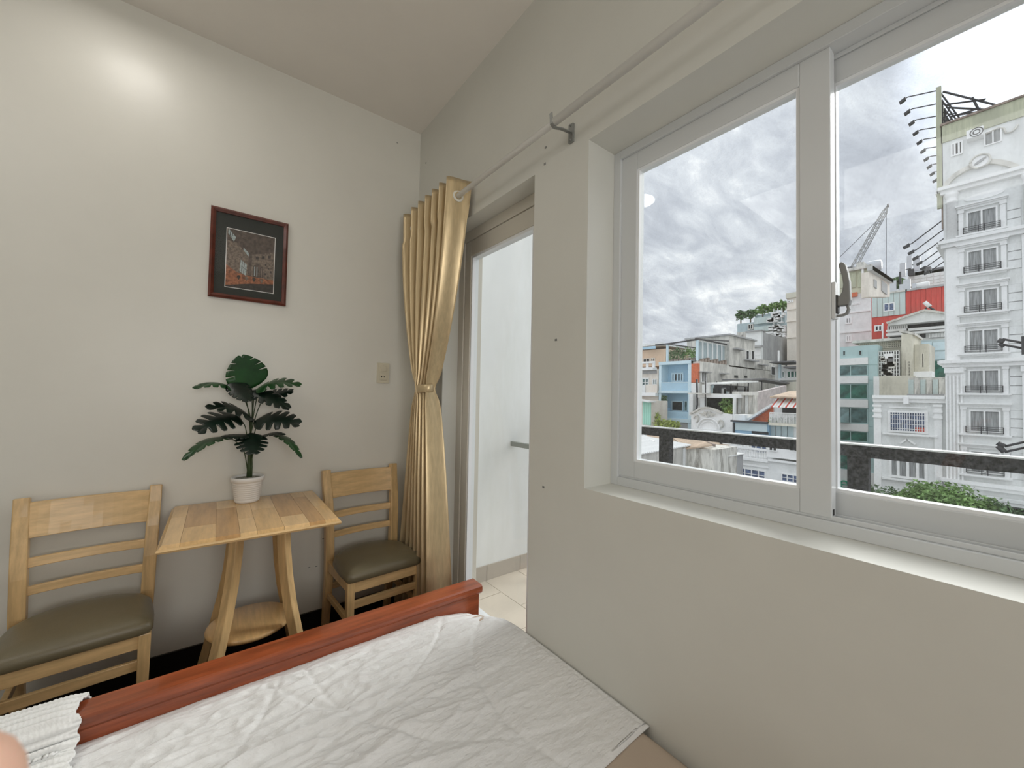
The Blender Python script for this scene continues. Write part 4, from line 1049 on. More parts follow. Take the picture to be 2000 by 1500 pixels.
B('red_cloth', 'red_cloth', w, (X-0.10, X-0.05, *(4.683, 5.356, -1.037, -0.637)))
B('sill', 'trim_white', h, (X-0.35, X, wr_o[0]-0.5, wr_o[1]+0.3, wr_o[2]-0.22, wr_o[2]-0.08))
w2 = (4.704, 6.884, -4.750, -3.049)
win(h, X, w2, pane='curtained', mull=3, fw=0.16, tr=0, t=0.2)
B('sill', 'trim_white', h, (X-0.35, X, w2[0]-0.5, w2[1]+0.4, w2[2]-0.22, w2[2]-0.08))
m = MB(); pa = (44.350, 6.230, -2.001); pb = (44.350, 5.816, -1.591); pc = (44.350, 5.358, -1.988)
m.bar([pa, pb], 0.2, 0.12, side=(1, 0, 0)); m.bar([pb, pc], 0.2, 0.12, side=(1, 0, 0)); m.build('gable_ornament', 'trim_white', h)
B('string_course', 'trim_white', h, (X-0.12, X, r_[0]+0.9, r_[1]-0.9, *(4.467, 7.086, -1.423, -1.261)[2:]))

# ------------------------------------------------------------------ glass office
X = 70.0
r_ = (11.902, 16.920, -10.549, 8.652)
g = house('glass_office', 'pale teal office block with green glass bands just right of the window handle', X, (r_[0], r_[1], GZ, 8.85), 3, 'glass_teal')
bands = [(698, 713), (735, 750), (780, 795), (827, 841), (860, 868), (878, 887), (917, 932)]
for (a, b_) in bands:
    pass
B('spandrel', 'trim_white', g, (X-0.3, X, *(12.834, 16.897, 6.293, 7.211)))
B('spandrel', 'trim_white', g, (X-0.3, X, *(12.845, 16.905, 3.756, 4.742)))
B('spandrel', 'trim_white', g, (X-0.3, X, *(12.860, 16.914, 0.522, 1.576)))
B('spandrel', 'trim_white', g, (X-0.3, X, *(12.874, 16.923, -2.702, -1.721)))
B('spandrel', 'trim_white', g, (X-0.3, X, *(12.887, 16.931, -5.707, -4.170)))
B('spandrel', 'trim_white', g, (X-0.3, X, *(12.094, 16.944, -10.910, -8.077)))
for rr_, pn in (((12.891, 16.438, 4.807, 6.213), 'teal_pane_grey'), ((12.904, 16.447, 1.650, 3.683), 'teal_pane'), ((12.919, 16.457, -1.639, 0.459), 'teal_pane_grey'), ((12.932, 16.466, -4.081, -2.756), 'teal_pane'), ((12.947, 16.476, -8.047, -5.752), 'teal_pane')):
    win(g, X, rr_, pane=pn, frame='glass_teal', mull=1, fw=0.08, t=0.1)
rr_ = (14.669, 16.228, -1.551, 0.359)
m = MB(); m.face([(X-0.12, rr_[1], rr_[3]), (X-0.12, rr_[0]+0.2, rr_[3]), (X-0.9, rr_[0], rr_[2]), (X-0.9, rr_[1]-0.2, rr_[2])]); m.build('open_vent_pane', 'teal_pane_grey', g)
for rr_ in ((15.188, 15.523, 7.601, 8.313), (13.456, 13.827, 7.556, 8.251)): win(g, X, rr_, pane='dark_open', frame='glass_teal', mull=0, t=0.08)
for py in range(8):
    z = 8.2-py*2.05
    B('cladding_panel', 'glass_teal', g, (X-0.06, X, r_[0]+0.03, 12.80, z-1.98, z))
fc = bpy.data.curves.new('lettering', 'FONT'); fc.body = 'ell'; fc.size = 2.6; fc.extrude = 0.06; fc.align_x = 'CENTER'
fo = bpy.data.objects.new('tmp', fc); col.objects.link(fo)
dg = bpy.context.evaluated_depsgraph_get(); me = bpy.data.meshes.new_from_object(fo.evaluated_get(dg)); bpy.data.objects.remove(fo)
lo = bpy.data.objects.new('lettering', me); col.objects.link(lo); me.materials.clear(); me.materials.append(MAT['green_letters'])
P0 = Vector((69.600, 14.786, -10.721)); lo.parent = g; lo.rotation_euler = (math.pi/2, 0, -math.pi/2); lo.location = P0 - wl(g)

# ------------------------------------------------------------------ beige building with lattice blocks
X = 74.0
r_ = (8.759, 14.557, 8.000, 9.834)
d = house('lattice_building', 'stained beige building with a pierced block screen between the office and the tower', X, ((74.000, 8.769, 7.124)[1], (74.000, 14.452, 7.475)[1], GZ, (74.000, 12.268, 8.765)[2]), 5, 'beige_render')
rr_ = (9.969, 14.444, 8.754, 9.608)
m = MB(); n_ = 22
y0, y1, z0, z1 = rr_
for k in range(n_+1):
    y = y0+(y1-y0)*k/n_; m.box(X-0.1, X+0.1, y-0.07, y+0.07, z0, z1)
for k in range(4):
    z = z0+(z1-z0)*k/3; m.box(X-0.12, X+0.1, y0, y1, z-0.07, z+0.07)
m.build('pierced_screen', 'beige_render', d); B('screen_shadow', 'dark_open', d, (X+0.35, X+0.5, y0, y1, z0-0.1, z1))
B('flat_roof', 'concrete', d, (X-1.0, X+3, y0-0.5, y1+0.7, z1, z1+0.35))
rr_ = (8.799, 9.852, 1.711, 10.121)
B('stair_tower', 'beige_render', d, (X-2.5, X+4, *rr_))
m = MB(); m.prism([(X-2.6, rr_[0]-0.2, rr_[3]-0.2), (X-2.6, rr_[1]+0.2, rr_[3]+0.4), (X-2.6, rr_[1]+0.2, rr_[3]+0.7), (X-2.6, rr_[0]-0.2, rr_[3]+0.1)], (6.5, 0, 0)); m.build('sloping_roof', 'concrete', d)
B('side_wing', 'beige_render', d, (X-1.5, X+4, *(7.493, 8.780, 4.679, 8.820)))
B('ledge', 'trim_white', d, (X-2.2, X, *(7.149, 8.886, 4.544, 5.265)))
win(d, X-2.5, (7.793, 8.018, 5.728, 7.540), pane='dark_open', frame='beige_render', mull=0)
win(d, X-2.5, (8.851, 9.413, 4.661, 6.704), pane='dark_open', frame='beige_render', mull=2, tr=4, fw=0.12)
# cluttered service balconies
X2 = 70.5
for (rr_, ) in (((9.837, 11.895, 7.003, 7.672),), ((9.843, 11.900, 5.932, 6.601),), ((9.944, 11.805, 4.862, 5.531),)):
    pass
m = MB(); rr_ = (9.938, 11.901, 4.462, 7.944)
for k in range(9):
    y = rr_[0]+(rr_[1]-rr_[0])*k/8; m.box(X2, X2+0.08, y-0.05, y+0.05, rr_[2], rr_[3])
for k in range(8):
    z = rr_[2]+(rr_[3]-rr_[2])*k/7; m.box(X2-0.02, X2+0.08, rr_[0], rr_[1], z-0.05, z+0.05)
m.build('service_rack', 'roof_light', d)
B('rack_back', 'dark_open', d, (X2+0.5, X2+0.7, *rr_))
rd_ = random.Random(4)
for k in range(16):
    y = rd_.uniform(rr_[0]+0.3, rr_[1]-0.6); z = rd_.uniform(rr_[2], rr_[3]-0.8)
    B('air_conditioner_box', rd_.choice(['trim_white', 'roof_dark', 'concrete', 'roof_dark']), d, (X2-0.25, X2+0.4, y, y+rd_.uniform(0.4, 0.9), z, z+rd_.uniform(0.3, 0.7)))
m = MB(); a, b_, c_, e_ = (68.000, 11.682, 4.574), (68.000, 8.423, 4.614), (68.000, 8.886, 1.804), (68.000, 11.696, 1.753)
m.prism([a, b_, c_, e_], (2.2, 0, 0)); m.build('parapet_wall', 'beige_render', d)
B('drain_wall', 'trim_white', d, (67.8, 69, *(11.413, 11.951, 0.968, 4.565)))
s_ = house('grey_annex', 'low grey sheet-clad annex between the beige building and the tower', 60, ((60.000, 5.050, 3.790)[1], (60.000, 7.748, 3.846)[1], GZ, (60.000, 6.364, 3.979)[2]), 6, 'concrete')
for k in range(6):
    rr_ = (5.057, 7.754, 2.094, 3.925); w_y = (rr_[1]-rr_[0])/6
    B('sheet', 'pale_sheet' if k % 2 else 'concrete', s_, (59.9, 60, rr_[0]+k*w_y+0.03, rr_[0]+(k+1)*w_y-0.03, rr_[2], rr_[3]-0.2))
B('gutter', 'concrete_dark', s_, (59.2, 60, *(5.064, 7.760, 1.933, 2.202)))
# blue glass block with green sheet
X = 80
bl_ = house('blue_glass_block', 'pale blue clad block with a green lower panel behind the tower edge', X, ((80.000, 6.523, 7.414)[1], (80.000, 9.583, 7.603)[1], GZ, (80.000, 8.050, 10.090)[2]), 3.5, 'slate_blue')
B('green_sheet', 'teal_pane', bl_, (X-0.2, X, *(6.534, 8.327, 4.917, 7.114)))
for (a, b_) in ((668, 685), (687, 703)):
    pass
for rr_ in ((6.509, 7.859, 8.587, 9.720), (6.520, 7.869, 7.314, 8.375), (7.957, 8.957, 8.687, 9.841)): B('cladding_panel', 'blue_pale', bl_, (X-0.08, X, *rr_))

# ------------------------------------------------------------------ white terrace building with shallow gable roof
X = 86
c_ = house('gabled_terrace_building', 'white building with a shallow gable and open dark terrace beneath the red sheet wall', X, ((86.000, 6.976, 12.397)[1], (86.000, 13.450, 13.195)[1], GZ, (86.000, 10.155, 13.499)[2]), 8, 'render_white')
m = MB(); m.prism([(84.000, 13.075, 13.554), (84.000, 9.050, 14.931), (84.000, 6.798, 14.133), (84.000, 6.805, 13.320), (84.000, 13.077, 13.233)], (10, 0, 0)); m.build('gable', 'render_white', c_)
m = MB(); m.bar([(83.800, 13.161, 13.620), (83.800, 9.028, 14.975), (83.800, 6.781, 14.176)], 0.5, 0.3, side=(1, 0, 0)); m.build('roof_edge', 'concrete', c_)
B('terrace_opening', 'dark_open', c_, (X-0.15, X, *(7.077, 13.269, 12.461, 13.406)))
for k, px in enumerate((0,)):
    B('terrace_slab', 'trim_white', c_, (X-1.0, X, *(11.172, 13.453, 12.405, 12.729))); B('terrace_slab', 'trim_white', c_, (X-1.0, X, *(6.978, 10.943, 12.248, 12.635)))
    B('terrace_slab', 'trim_white', c_, (X-1.0, X, *(10.836, 13.456, 11.738, 12.142))); B('terrace_slab', 'trim_white', c_, (X-1.0, X, *(6.982, 10.834, 11.777, 12.087)))
for rr_ in ((10.952, 13.159, 11.245, 11.648), (10.168, 10.725, 11.243, 11.954), (9.184, 9.782, 11.144, 11.846), (7.087, 8.755, 11.059, 11.670)):
    w = B('opening', 'dark_open', c_, (X-0.12, X, *rr_))
rr_ = (7.087, 8.755, 11.059, 11.670)
for k in range(12):
    y = rr_[0]+(rr_[1]-rr_[0])*k/11; B('baluster', 'trim_white', c_, (X-0.35, X-0.2, y-0.06, y+0.06, rr_[2], rr_[2]+0.6))
rr_ = (11.168, 12.970, 13.024, 13.266)
for k in range(9):
    y = rr_[0]+(rr_[1]-rr_[0])*k/8; B('baluster', 'trim_white', c_, (X-0.5, X-0.3, y-0.08, y+0.08, rr_[2]-0.3, rr_[3]))
# ------------------------------------------------------------------ red and pale sheet-clad building
X = 95
k_ = house('sheet_clad_building', 'building clad in red and pale green metal sheets above the gabled terrace', X, ((95.000, 7.680, 16.900)[1], (95.000, 16.951, 18.425)[1], GZ, (95.000, 12.111, 20.104)[2]), 8, 'red_sheet')
rr_ = (12.501, 16.879, 16.501, 20.500); wy = (rr_[1]-rr_[0])/6
for k in range(6): B('sheet', 'pale_sheet', k_, (X-0.15, X, rr_[0]+k*wy+0.02, rr_[0]+(k+1)*wy-0.02, rr_[2], rr_[3]))
rr_ = (7.674, 12.436, 15.561, 20.467); wy = (rr_[1]-rr_[0])/8
for k in range(8): B('sheet', 'red_sheet', k_, (X-0.2, X+0.3, rr_[0]+k*wy+0.02, rr_[0]+(k+1)*wy-0.02, rr_[2], rr_[3]))
B('flat_roof', 'concrete', k_, (X-0.4, X+6, *(12.300, 17.078, 20.409, 20.682))); B('flat_roof', 'concrete_dark', k_, (X-0.4, X+6, *(7.655, 12.483, 20.387, 20.732)))
win(k_, X-0.15, (13.850, 15.306, 17.308, 18.760), pane='bluepane', mull=1, fw=0.14)
win(k_, X, (15.461, 16.553, 13.938, 15.042), pane='dark_open', mull=1, fw=0.2)
B('pipe', 'trim_white', k_, (X-0.8, X-0.5, *(15.262, 15.464, 12.312, 15.233)))

# ------------------------------------------------------------------ cream and olive tower behind
X = 112
a_ = house('olive_topped_building', 'off-white block with olive painted top storey and rooftop tank left of the red sheet wall', X, ((112.000, 20.066, 21.504)[1], (112.000, 27.001, 22.645)[1], GZ, (112.000, 23.546, 24.807)[2]), 14, 'render_white')
ytop = (112.000, 20.371, 27.084)[1]; ylf = (112.000, 26.985, 28.514)[1]; zt = (112.000, 23.527, 29.935)[2]; zb_ = (112.000, 23.546, 24.807)[2]
B('top_storey', 'olive_render', a_, (X, X+14, ytop, ylf, zb_, zt))
for rr_ in ((22.487, 23.183, 26.258, 29.543), (20.452, 22.142, 26.167, 29.518), (24.422, 25.324, 26.558, 29.789)): B('olive_panel', 'olive_sheet', a_, (X-0.2, X, *rr_))
B('corner_pilaster', 'trim_white', a_, (X-0.6, X, *(21.125, 21.463, 23.602, 30.636)))
B('roof_edge', 'concrete', a_, (X-0.8, X+14, ytop-0.6, ylf, zt, zt+0.6))
win(a_, X, (24.246, 24.783, 26.600, 28.324), pane='dark_open', mull=0, fw=0.25)
for rr_ in ((23.217, 24.364, 18.361, 19.952), (23.232, 24.289, 14.385, 15.972)): win(a_, X, rr_, pane='dark_open', mull=1, fw=0.3, t=0.2)
for rr_ in ((21.823, 23.203, 22.469, 22.919),): win(a_, X, rr_, pane='dark_open', mull=1, fw=0.2)
for zz in ((112.000, 23.561, 20.715)[2], (112.000, 23.578, 16.406)[2]): B('string_course', 'trim_white', a_, (X-0.25, X, (112.000, 20.066, 21.504)[1], (112.000, 27.001, 22.645)[1], zz, zz+0.4))
B('orange_awning', 'orange_brick', a_, (X-0.5, X, *(22.242, 23.195, 24.198, 25.102)))
# side gable of the olive storey
ys = ytop-0.02
m = MB(); m.prism([(71.507, 13.000, 19.105), (85.281, 13.000, 20.226), (85.197, 13.000, 17.925), (71.418, 13.000, 15.626)], (0, 0.8, 0))
m.build('side_gable', 'render_cream', a_)
for rr_ in ((74.190, 75.768, 17.527, 18.635), (79.076, 82.649, 17.807, 19.378)): B('side_door', 'rust' if rr_[0] > 120 else 'concrete_dark', a_, (rr_[0], rr_[1], 12.9, 13.0, rr_[2], rr_[3])); m = MB(); m.bar([(71.553, 12.900, 19.587), (85.410, 12.900, 20.393)], 0.6, 0.6, side=(0, 1, 0)); m.build('side_roof_edge', 'trim_white', a_)
tc = Vector((112.000, 19.613, 30.224)); 
tk = empty('water_tank', tuple(Vector((118.000, 20.667, 31.078))), 'horizontal steel water tank on the roof of the olive-topped block', 'water tank')
p0 = Vector((118.000, 21.887, 31.841)); p1 = Vector((118.000, 19.297, 31.780))
m = MB(); m.tube([p0, p0+(p1-p0)*0.06, p0+(p1-p0)*0.5, p0+(p1-p0)*0.94, p1], [0.9, 1.15, 1.2, 1.15, 0.9], seg=16); m.build('tank', 'tank_steel', tk)
B('stand', 'concrete', tk, (117.4, 118.6, p1.y+0.4, p1.y+0.8, p1.z-3.6, p1.z-0.9), (117.4, 118.6, p0.y-0.8, p0.y-0.4, p0.z-3.4, p0.z-0.9))
B('roof_hut', 'concrete', a_, (X+1, X+4, *(21.383, 22.588, 30.118, 31.933)))
B('roof_clutter', 'roof_dark', a_, (X+1, X+3, *(24.632, 26.467, 30.383, 31.437)), (X+2, X+4, *(23.587, 24.667, 30.489, 31.653)))
# grey tiled building top right with antennas
X = 120
b2 = house('tiled_rooftop_building', 'pale grid-tiled building top with rooftop equipment left of the tower', X, ((120.000, 9.651, 27.354)[1], (120.000, 15.434, 28.665)[1], GZ, (120.000, 12.572, 28.562)[2]), 8, 'roof_light')
rr_ = (9.659, 15.441, 25.597, 28.427)
for i in range(6):
    for j in range(4):
        wy = (rr_[1]-rr_[0])/6; hz = (rr_[3]-rr_[2])/4
        B('cladding_panel', 'render_white', b2, (X-0.15, X, rr_[0]+i*wy+0.08, rr_[0]+(i+1)*wy-0.08, rr_[2]+j*hz+0.08, rr_[2]+(j+1)*hz-0.08))
rd_ = random.Random(9)
m = MB()
for k in range(16):
    y = rd_.uniform(rr_[0], rr_[1]-1); zz = rd_.uniform(0.5, 2.0); m.box(X+1, X+2.5, y, y+rd_.uniform(0.6, 1.8), rr_[3]-0.2, rr_[3]+zz)
m.build('rooftop_equipment', 'roof_dark', b2, kind='stuff')
def mast(name, label, foot, top, pans, m_='tank_steel', r=0.16):
    e_ = empty(name, foot, label, 'antenna'); f_, t_ = Vector(foot), Vector(top)
    m = MB(); m.tube([f_, t_], r, seg=6); m.build('pole', 'iron', e_)
    for (dy, z0, z1, w) in pans:
        B('antenna_panel', m_, e_, (f_.x-0.5, f_.x-0.1, f_.y+dy, f_.y+dy+w, t_.z-z1, t_.z-z0)); 
        m = MB(); m.tube([(f_.x-0.2, f_.y+dy+w/2, t_.z-(z0+z1)/2), (f_.x, f_.y, t_.z-(z0+z1)/2)], 0.08, seg=4); m.build('bracket', 'iron', e_)
mast('cell_antenna', 'rooftop phone mast with tall panels nearest the white tower', (119.000, 14.989, 28.809), (119.000, 14.887, 32.447), [(-1.6, 0.2, 3.2, 1.0), (0.6, 1.0, 4.0, 0.9), (-0.4, -0.3, 2.4, 0.8)])
B('mast_base', 'iron', None, (118.2, 119.8, *(14.287, 15.222, 28.533, 29.750)), label='dark steel housing under the phone mast beside the tiled roof', cat='housing')
mast('cell_antenna', 'rooftop phone mast with two leaning panels above the pale sheet wall', (97.000, 13.401, 20.700), (97.000, 13.444, 24.465), [(0.5, 1.5, 5.2, 0.9), (-1.3, 1.6, 5.4, 0.9)])
mast('cell_antenna', 'low white rooftop mast above the seam of red and pale sheets', (97.000, 12.299, 21.119), (97.000, 12.287, 22.925), [(-0.9, 1.0, 2.0, 0.5), (0.7, 0.8, 2.0, 0.5)])
m = MB(); m.tube([(97.000, 11.724, 21.543), (97.000, 9.872, 21.599)], 0.45, seg=8); m.tube([(97.000, 15.136, 21.036), (97.000, 13.530, 21.092)], 0.40, seg=8)
m.build('rooftop_duct', 'trim_white', k_)
blob('rooftop_shrub', (99.000, 14.411, 22.372), (1.5, 1.6, 2.0), 500, 'foliage_dark', None, s=0.5, seed=3, label='dark shrub on the roof between the olive block and the antennas', cat='shrub', kind=None)
ht = empty('solar_heater', tuple(Vector((84.000, 8.733, 15.109))), 'small white rooftop water heater on the gable in front of the red wall', 'water heater')
m = MB(); m.tube([(84.000, 8.992, 15.685), (84.000, 8.569, 15.994)], 0.5, seg=10); m.build('tank', 'trim_white', ht)
m = MB(); m.tube([(84.000, 8.730, 15.565), (84.000, 8.008, 14.767)], 0.15, seg=5); m.tube([(84.000, 8.941, 15.371), (84.000, 8.839, 14.898)], 0.12, seg=5); m.build('stand', 'iron', ht)
# crane
X = 170
cr_ = empty('tower_crane', tuple(Vector((170.000, 37.076, 40.022))), 'thin lattice jib of a tower crane rising above the rooftops', 'crane')
a = Vector((170.000, 37.757, 40.163)); b_ = Vector((170.000, 26.374, 63.777))
dirv = (b_-a).normalized(); nrm = dirv.cross(Vector((1, 0, 0))).normalized(); Lc = (b_-a).length
m = MB()
for off in (-0.7, 0.7):
    for q in (0, 1.4): m.tube([a+nrm*off+Vector((q, 0, 0)), a+dirv*(Lc*0.93)+nrm*off*0.7+Vector((q, 0, 0)), b_], 0.15, seg=4)
nn = 30
for k in range(nn):
    p0 = a+dirv*(Lc*0.93*k/nn); p1 = a+dirv*(Lc*0.93*(k+1)/nn); s0 = 1 if k % 2 else -1
    m.tube([p0+nrm*0.7*s0, p1-nrm*0.7*s0], 0.14, seg=4)
m.build('jib', 'concrete_dark', cr_)
m = MB()
for q in (0, 1.4):
    for w in (-0.7, 0.7): m.tube([(a.x+q, a.y+w, GZ), (a.x+q, a.y+w, a.z+1)], 0.2, seg=4)
m.build('mast', 'tank_steel', cr_)
m = MB(); m.tube([b_, (170.000, 26.014, 63.809)], 0.6, seg=5); m.build('jib_head', 'iron', cr_)
m = MB(); m.tube([(170.000, 28.954, 59.700), (170.000, 41.230, 47.679)], 0.08, seg=4); m.tube([(170.000, 26.615, 63.536), (170.000, 26.755, 37.897)], 0.07, seg=4); m.build('cable', 'iron', cr_)
# tree in the street
tr = empty('street_tree', ((34.000, 2.839, -4.664)[0], (34.000, 2.839, -4.664)[1], GZ), 'green feathery street tree in front of the white house', 'tree')
tb_ = (34.000, 2.839, -4.664)
m = MB(); m.tube([(34, tb_[1], GZ), (34.2, tb_[1]+0.2, -7.5), (34, tb_[1], -5.6)], [0.22, 0.18, 0.12], seg=8)
for q in range(6):
    a = q*1.05; m.tube([(34, tb_[1], -7.2), (34+1.2*math.cos(a), tb_[1]+1.8*math.sin(a), -4.9)], [0.10, 0.04], seg=5)
m.build('trunk', 'bark', tr)
blob('crown', (34, tb_[1]+0.2, -4.95), (2.4, 2.9, 1.75), 12000, 'foliage', tr, s=0.115, seed=5)
blob('crown', (33.6, tb_[1]+2.7, -4.9), (1.3, 1.7, 1.2), 1300, 'foliage_dark', tr, s=0.10, seed=6)
blob('crown', (33.4, tb_[1]-2.0, -5.2), (1.6, 1.9, 1.5), 4500, 'foliage_dark', tr, s=0.11, seed=8)

# sign lamps on thin arms outside, close to the window
for (hx_, hy_, bx_, by_, lab) in ((1954, 668, 1998, 672, 'double-armed small lamp outside the window level with the fourth tower window'), (1950, 870, 2008, 862, 'double-armed small lamp just above the balcony rail at the right edge')):
    pass
def armlamp(h1, h2, elb, basep, label):
    e_ = empty('sign_lamp', tuple(basep), label, 'lamp'); m = MB()
    for (h_, dz) in ((h1, 0.0), (h2, -0.07)):
        m.tube([Vector(elb)+Vector((0, 0, dz)), Vector(basep)+Vector((0, 0, dz))], 0.014, seg=6)
        m.tube([Vector(h_), Vector(elb)+Vector((0, 0, dz))], 0.030, seg=6)
    m.build('arm', 'iron', e_)
    bpp = Vector(basep); B('mounting_box', 'iron', e_, (bpp.x-0.05, bpp.x+0.05, bpp.y-0.06, bpp.y+0.02, bpp.z-0.14, bpp.z+0.08))
    B('post', 'iron', e_, (bpp.x-0.03, bpp.x+0.03, bpp.y-0.10, bpp.y-0.06, GZ, bpp.z+0.3))
armlamp((8.000, 0.200, 2.080), (8.000, 0.196, 2.040), (8.000, 0.175, 2.130), (8.000, 0.008, 2.062), 'double-armed small dark lamp in front of the tower above the balcony rail')
armlamp((8.000, 0.229, 0.807), (8.000, 0.225, 0.769), (8.000, 0.172, 0.768), (8.000, -0.002, 0.851), 'double-armed small dark lamp at the right edge just above the balcony rail')

# ================================================================== left pane
# cream house left of the blue house
X = 40.3
r_ = (25.248, 29.420, -2.479, 5.861)
ch_ = house('cream_house', 'weathered cream and orange house with balconies left of the blue house', X, (r_[0], r_[1], GZ, (40.300, 26.984, 4.531)[2]), 9, 'render_cream')
B('balcony_slab', 'trim_white', ch_, (X-0.8, X, *(25.466, 29.458, 4.427, 4.727))); B('balcony_slab', 'trim_white', ch_, (X-0.8, X, *(25.121, 29.420, 1.500, 1.857)))
rr_ = (25.469, 27.953, 4.697, 4.993)
for k in range(4):
    y = rr_[0]+(rr_[1]-rr_[0])*k/3; B('parapet_post', 'trim_white', ch_, (X-0.7, X-0.5, y-0.12, y+0.12, rr_[2]-0.1, rr_[3]+0.3))
B('parapet_rail', 'trim_white', ch_, (X-0.75, X-0.45, rr_[0]-0.1, rr_[1]+2.5, rr_[3]+0.2, rr_[3]+0.4))
B('upper_storey', 'render_orange', ch_, (X+1.5, X+7, *(25.313, 30.572, 5.014, 6.988)))
B('upper_roof', 'roof_light', ch_, (X+0.6, X+7.5, *(25.326, 30.592, 7.359, 7.606)))
B('roof_fascia', 'blue_wall', ch_, (X+0.5, X+0.6, *(26.002, 28.043, 6.959, 7.259)))
for rr_ in ((27.305, 28.212, 5.380, 5.996), (26.625, 27.168, 5.336, 6.004)): win(ch_, X+1.5, rr_, pane='dark_open', frame='render_cream', mull=1)
B('lintel', 'concrete_dark', ch_, (X-0.1, X, *(25.463, 27.254, 4.035, 4.388)))
win(ch_, X, (26.429, 27.374, 1.918, 3.578), pane='teal_pane_grey', mull=1, tr=2, fw=0.12); win(ch_, X, (25.453, 25.971, 2.737, 3.435), pane='teal_pane_grey', mull=1, fw=0.1)
B('balcony_panel', 'render_cream', ch_, (X-0.78, X-0.7, *(24.940, 26.359, 1.797, 2.773)))
B('balcony_panel', 'render_white', ch_, (X-0.78, X-0.7, *(26.425, 28.917, 1.781, 2.732)))
win(ch_, X, (25.427, 26.075, -0.047, 0.822), pane='dark_open', frame='render_cream', mull=1)
# small sheds by the cream house
X = 36
ms = house('mint_shed', 'mint green and beige sheet shed below the cream house', X, ((36.000, 23.347, 0.083)[1], (36.000, 26.260, -0.035)[1], GZ, (36.000, 24.681, 0.991)[2]), 3, 'render_cream')
rr_ = (23.344, 24.299, -1.510, 0.958); wy = (rr_[1]-rr_[0])/4
for k in range(4): B('sheet', 'mint', ms, (X-0.1, X, rr_[0]+k*wy+0.01, rr_[0]+(k+1)*wy-0.01, rr_[2], rr_[3]))
m = MB(); m.bar([(35.800, 26.130, 1.232), (35.800, 23.109, 0.870)], 1.2, 0.12, side=(1, 0, 0)); m.build('roof', 'roof_light', ms)
blob('yellow_green_shrub', (37.000, 23.506, -1.097), (0.8, 0.6, 1.2), 420, 'foliage_yellow', None, s=0.16, seed=11, label='tall yellow-green shrub between the mint shed and the blue house', cat='shrub')
blob('yellow_green_shrub', (37.500, 22.308, -1.399), (0.8, 1.6, 0.6), 420, 'foliage_yellow', None, s=0.16, seed=12, label='low yellow-green shrub at the foot of the blue house', cat='shrub')
# blue house
X = 40.0
yR, yL = (40.000, 21.297, 3.331)[1], (40.000, 25.013, 3.408)[1]
zt = (40.000, 23.018, 5.243)[2]; z1_ = (40.000, 22.993, 2.100)[2]; z1b = (40.000, 22.991, 1.825)[2]; z2 = (40.000, 22.970, -0.864)[2]; z2b = (40.000, 22.967, -1.247)[2]
e_ = empty('blue_house', (X+4, (yL+yR)/2, GZ), 'narrow sky blue house with open loggias and a rooftop pergola', 'building')
B('wall', 'blue_wall', e_, (X+1.4, X+6, yR, yL, GZ, zt-0.1))
B('side_wall', 'blue_pale', e_, (X, X+1.4, yR, yR+0.35, GZ, zt), (X, X+1.4, yL-0.28, yL, GZ, zt))
B('floor_slab', 'blue_pale', e_, (X-0.08, X+1.4, yR, yL, zt-0.30, zt+0.03)); B('floor_slab', 'blue_pale', e_, (X-0.10, X+1.4, yR, yL, z1b, z1_)); B('floor_slab', 'blue_pale', e_, (X-0.10, X+1.4, yR, yL, z2b, z2))
B('balcony_front', 'blue_wall', e_, (X+0.02, X+0.12, yR+0.35, yL-0.28, z1_, z1_+0.85)); B('balcony_rail', 'blue_pale', e_, (X-0.02, X+0.14, yR+0.35, yL-0.28, z1_+0.85, z1_+0.92))
B('balcony_front', 'blue_wall', e_, (X+0.02, X+0.12, yR+0.35, yL-0.28, z2, z2+0.75))
win(e_, X+1.4, (22.854, 24.300, 3.093, 4.116), pane='dark_open', frame='blue_pale', mull=3, fw=0.16)
win(e_, X+1.4, (22.890, 24.273, -0.136, 0.995), pane='dark_open', frame='blue_pale', mull=0, fw=0.1); win(e_, X+1.4, (22.367, 22.773, -0.093, 1.018), pane='teal_pane_grey', frame='blue_pale', mull=0)
B('water_barrel', 'blue_shop', e_, (X+0.2, X+0.9, *(24.049, 24.790, -0.331, 0.234)), bev=0.1)
blob('hanging_plant', (40.200, 24.488, 0.910), (0.4, 0.45, 0.9), 260, 'foliage_dark', e_, s=0.13, seed=13)
B('lower_front', 'concrete_dark', e_, (X+0.1, X+0.3, yR+0.35, yL-0.28, GZ, z2b))
# orange tiled strip and concrete neighbour
yN = (40.000, 20.538, 3.315)[1]
n_ = empty('concrete_house', (X+8, (yR+yN)/2, GZ), 'long stained grey concrete house wall running back from the blue house', 'building')
zt1 = (42.933, 20.600, 5.415)[2]
B('front_strip', 'orange_brick', n_, (X-0.02, X+0.3, yN+0.02, yR-0.02, (40.000, 20.967, 2.953)[2], (40.000, 20.979, 4.918)[2]))
B('front_strip', 'trim_white', n_, (X-0.02, X+0.3, yN+0.02, yR-0.02, (40.000, 20.936, -1.957)[2], (40.000, 20.966, 2.900)[2]))
yS = yN
xa = (46.892, 20.600, 5.918)[0]; xb = (53.836, 20.600, 6.414)[0]; xc = (64.120, 20.600, 7.148)[0]
B('wall', 'concrete', n_, (X+0.3, xc, yS, yR-0.02, GZ, 5.15)); B('stair_block', 'concrete', n_, (xa, xb, yS, yS+5, 5.0, (50.193, 20.600, 8.532)[2]))
B('stair_block_cap', 'concrete_dark', n_, (xa-0.2, xb+0.2, yS-0.2, yS+5.2, (50.193, 20.600, 8.532)[2], (50.193, 20.600, 8.532)[2]+0.18))
B('rear_wall', 'concrete', n_, (xb, xc, yS, yS+4, 5.1, (58.160, 20.600, 6.454)[2]))
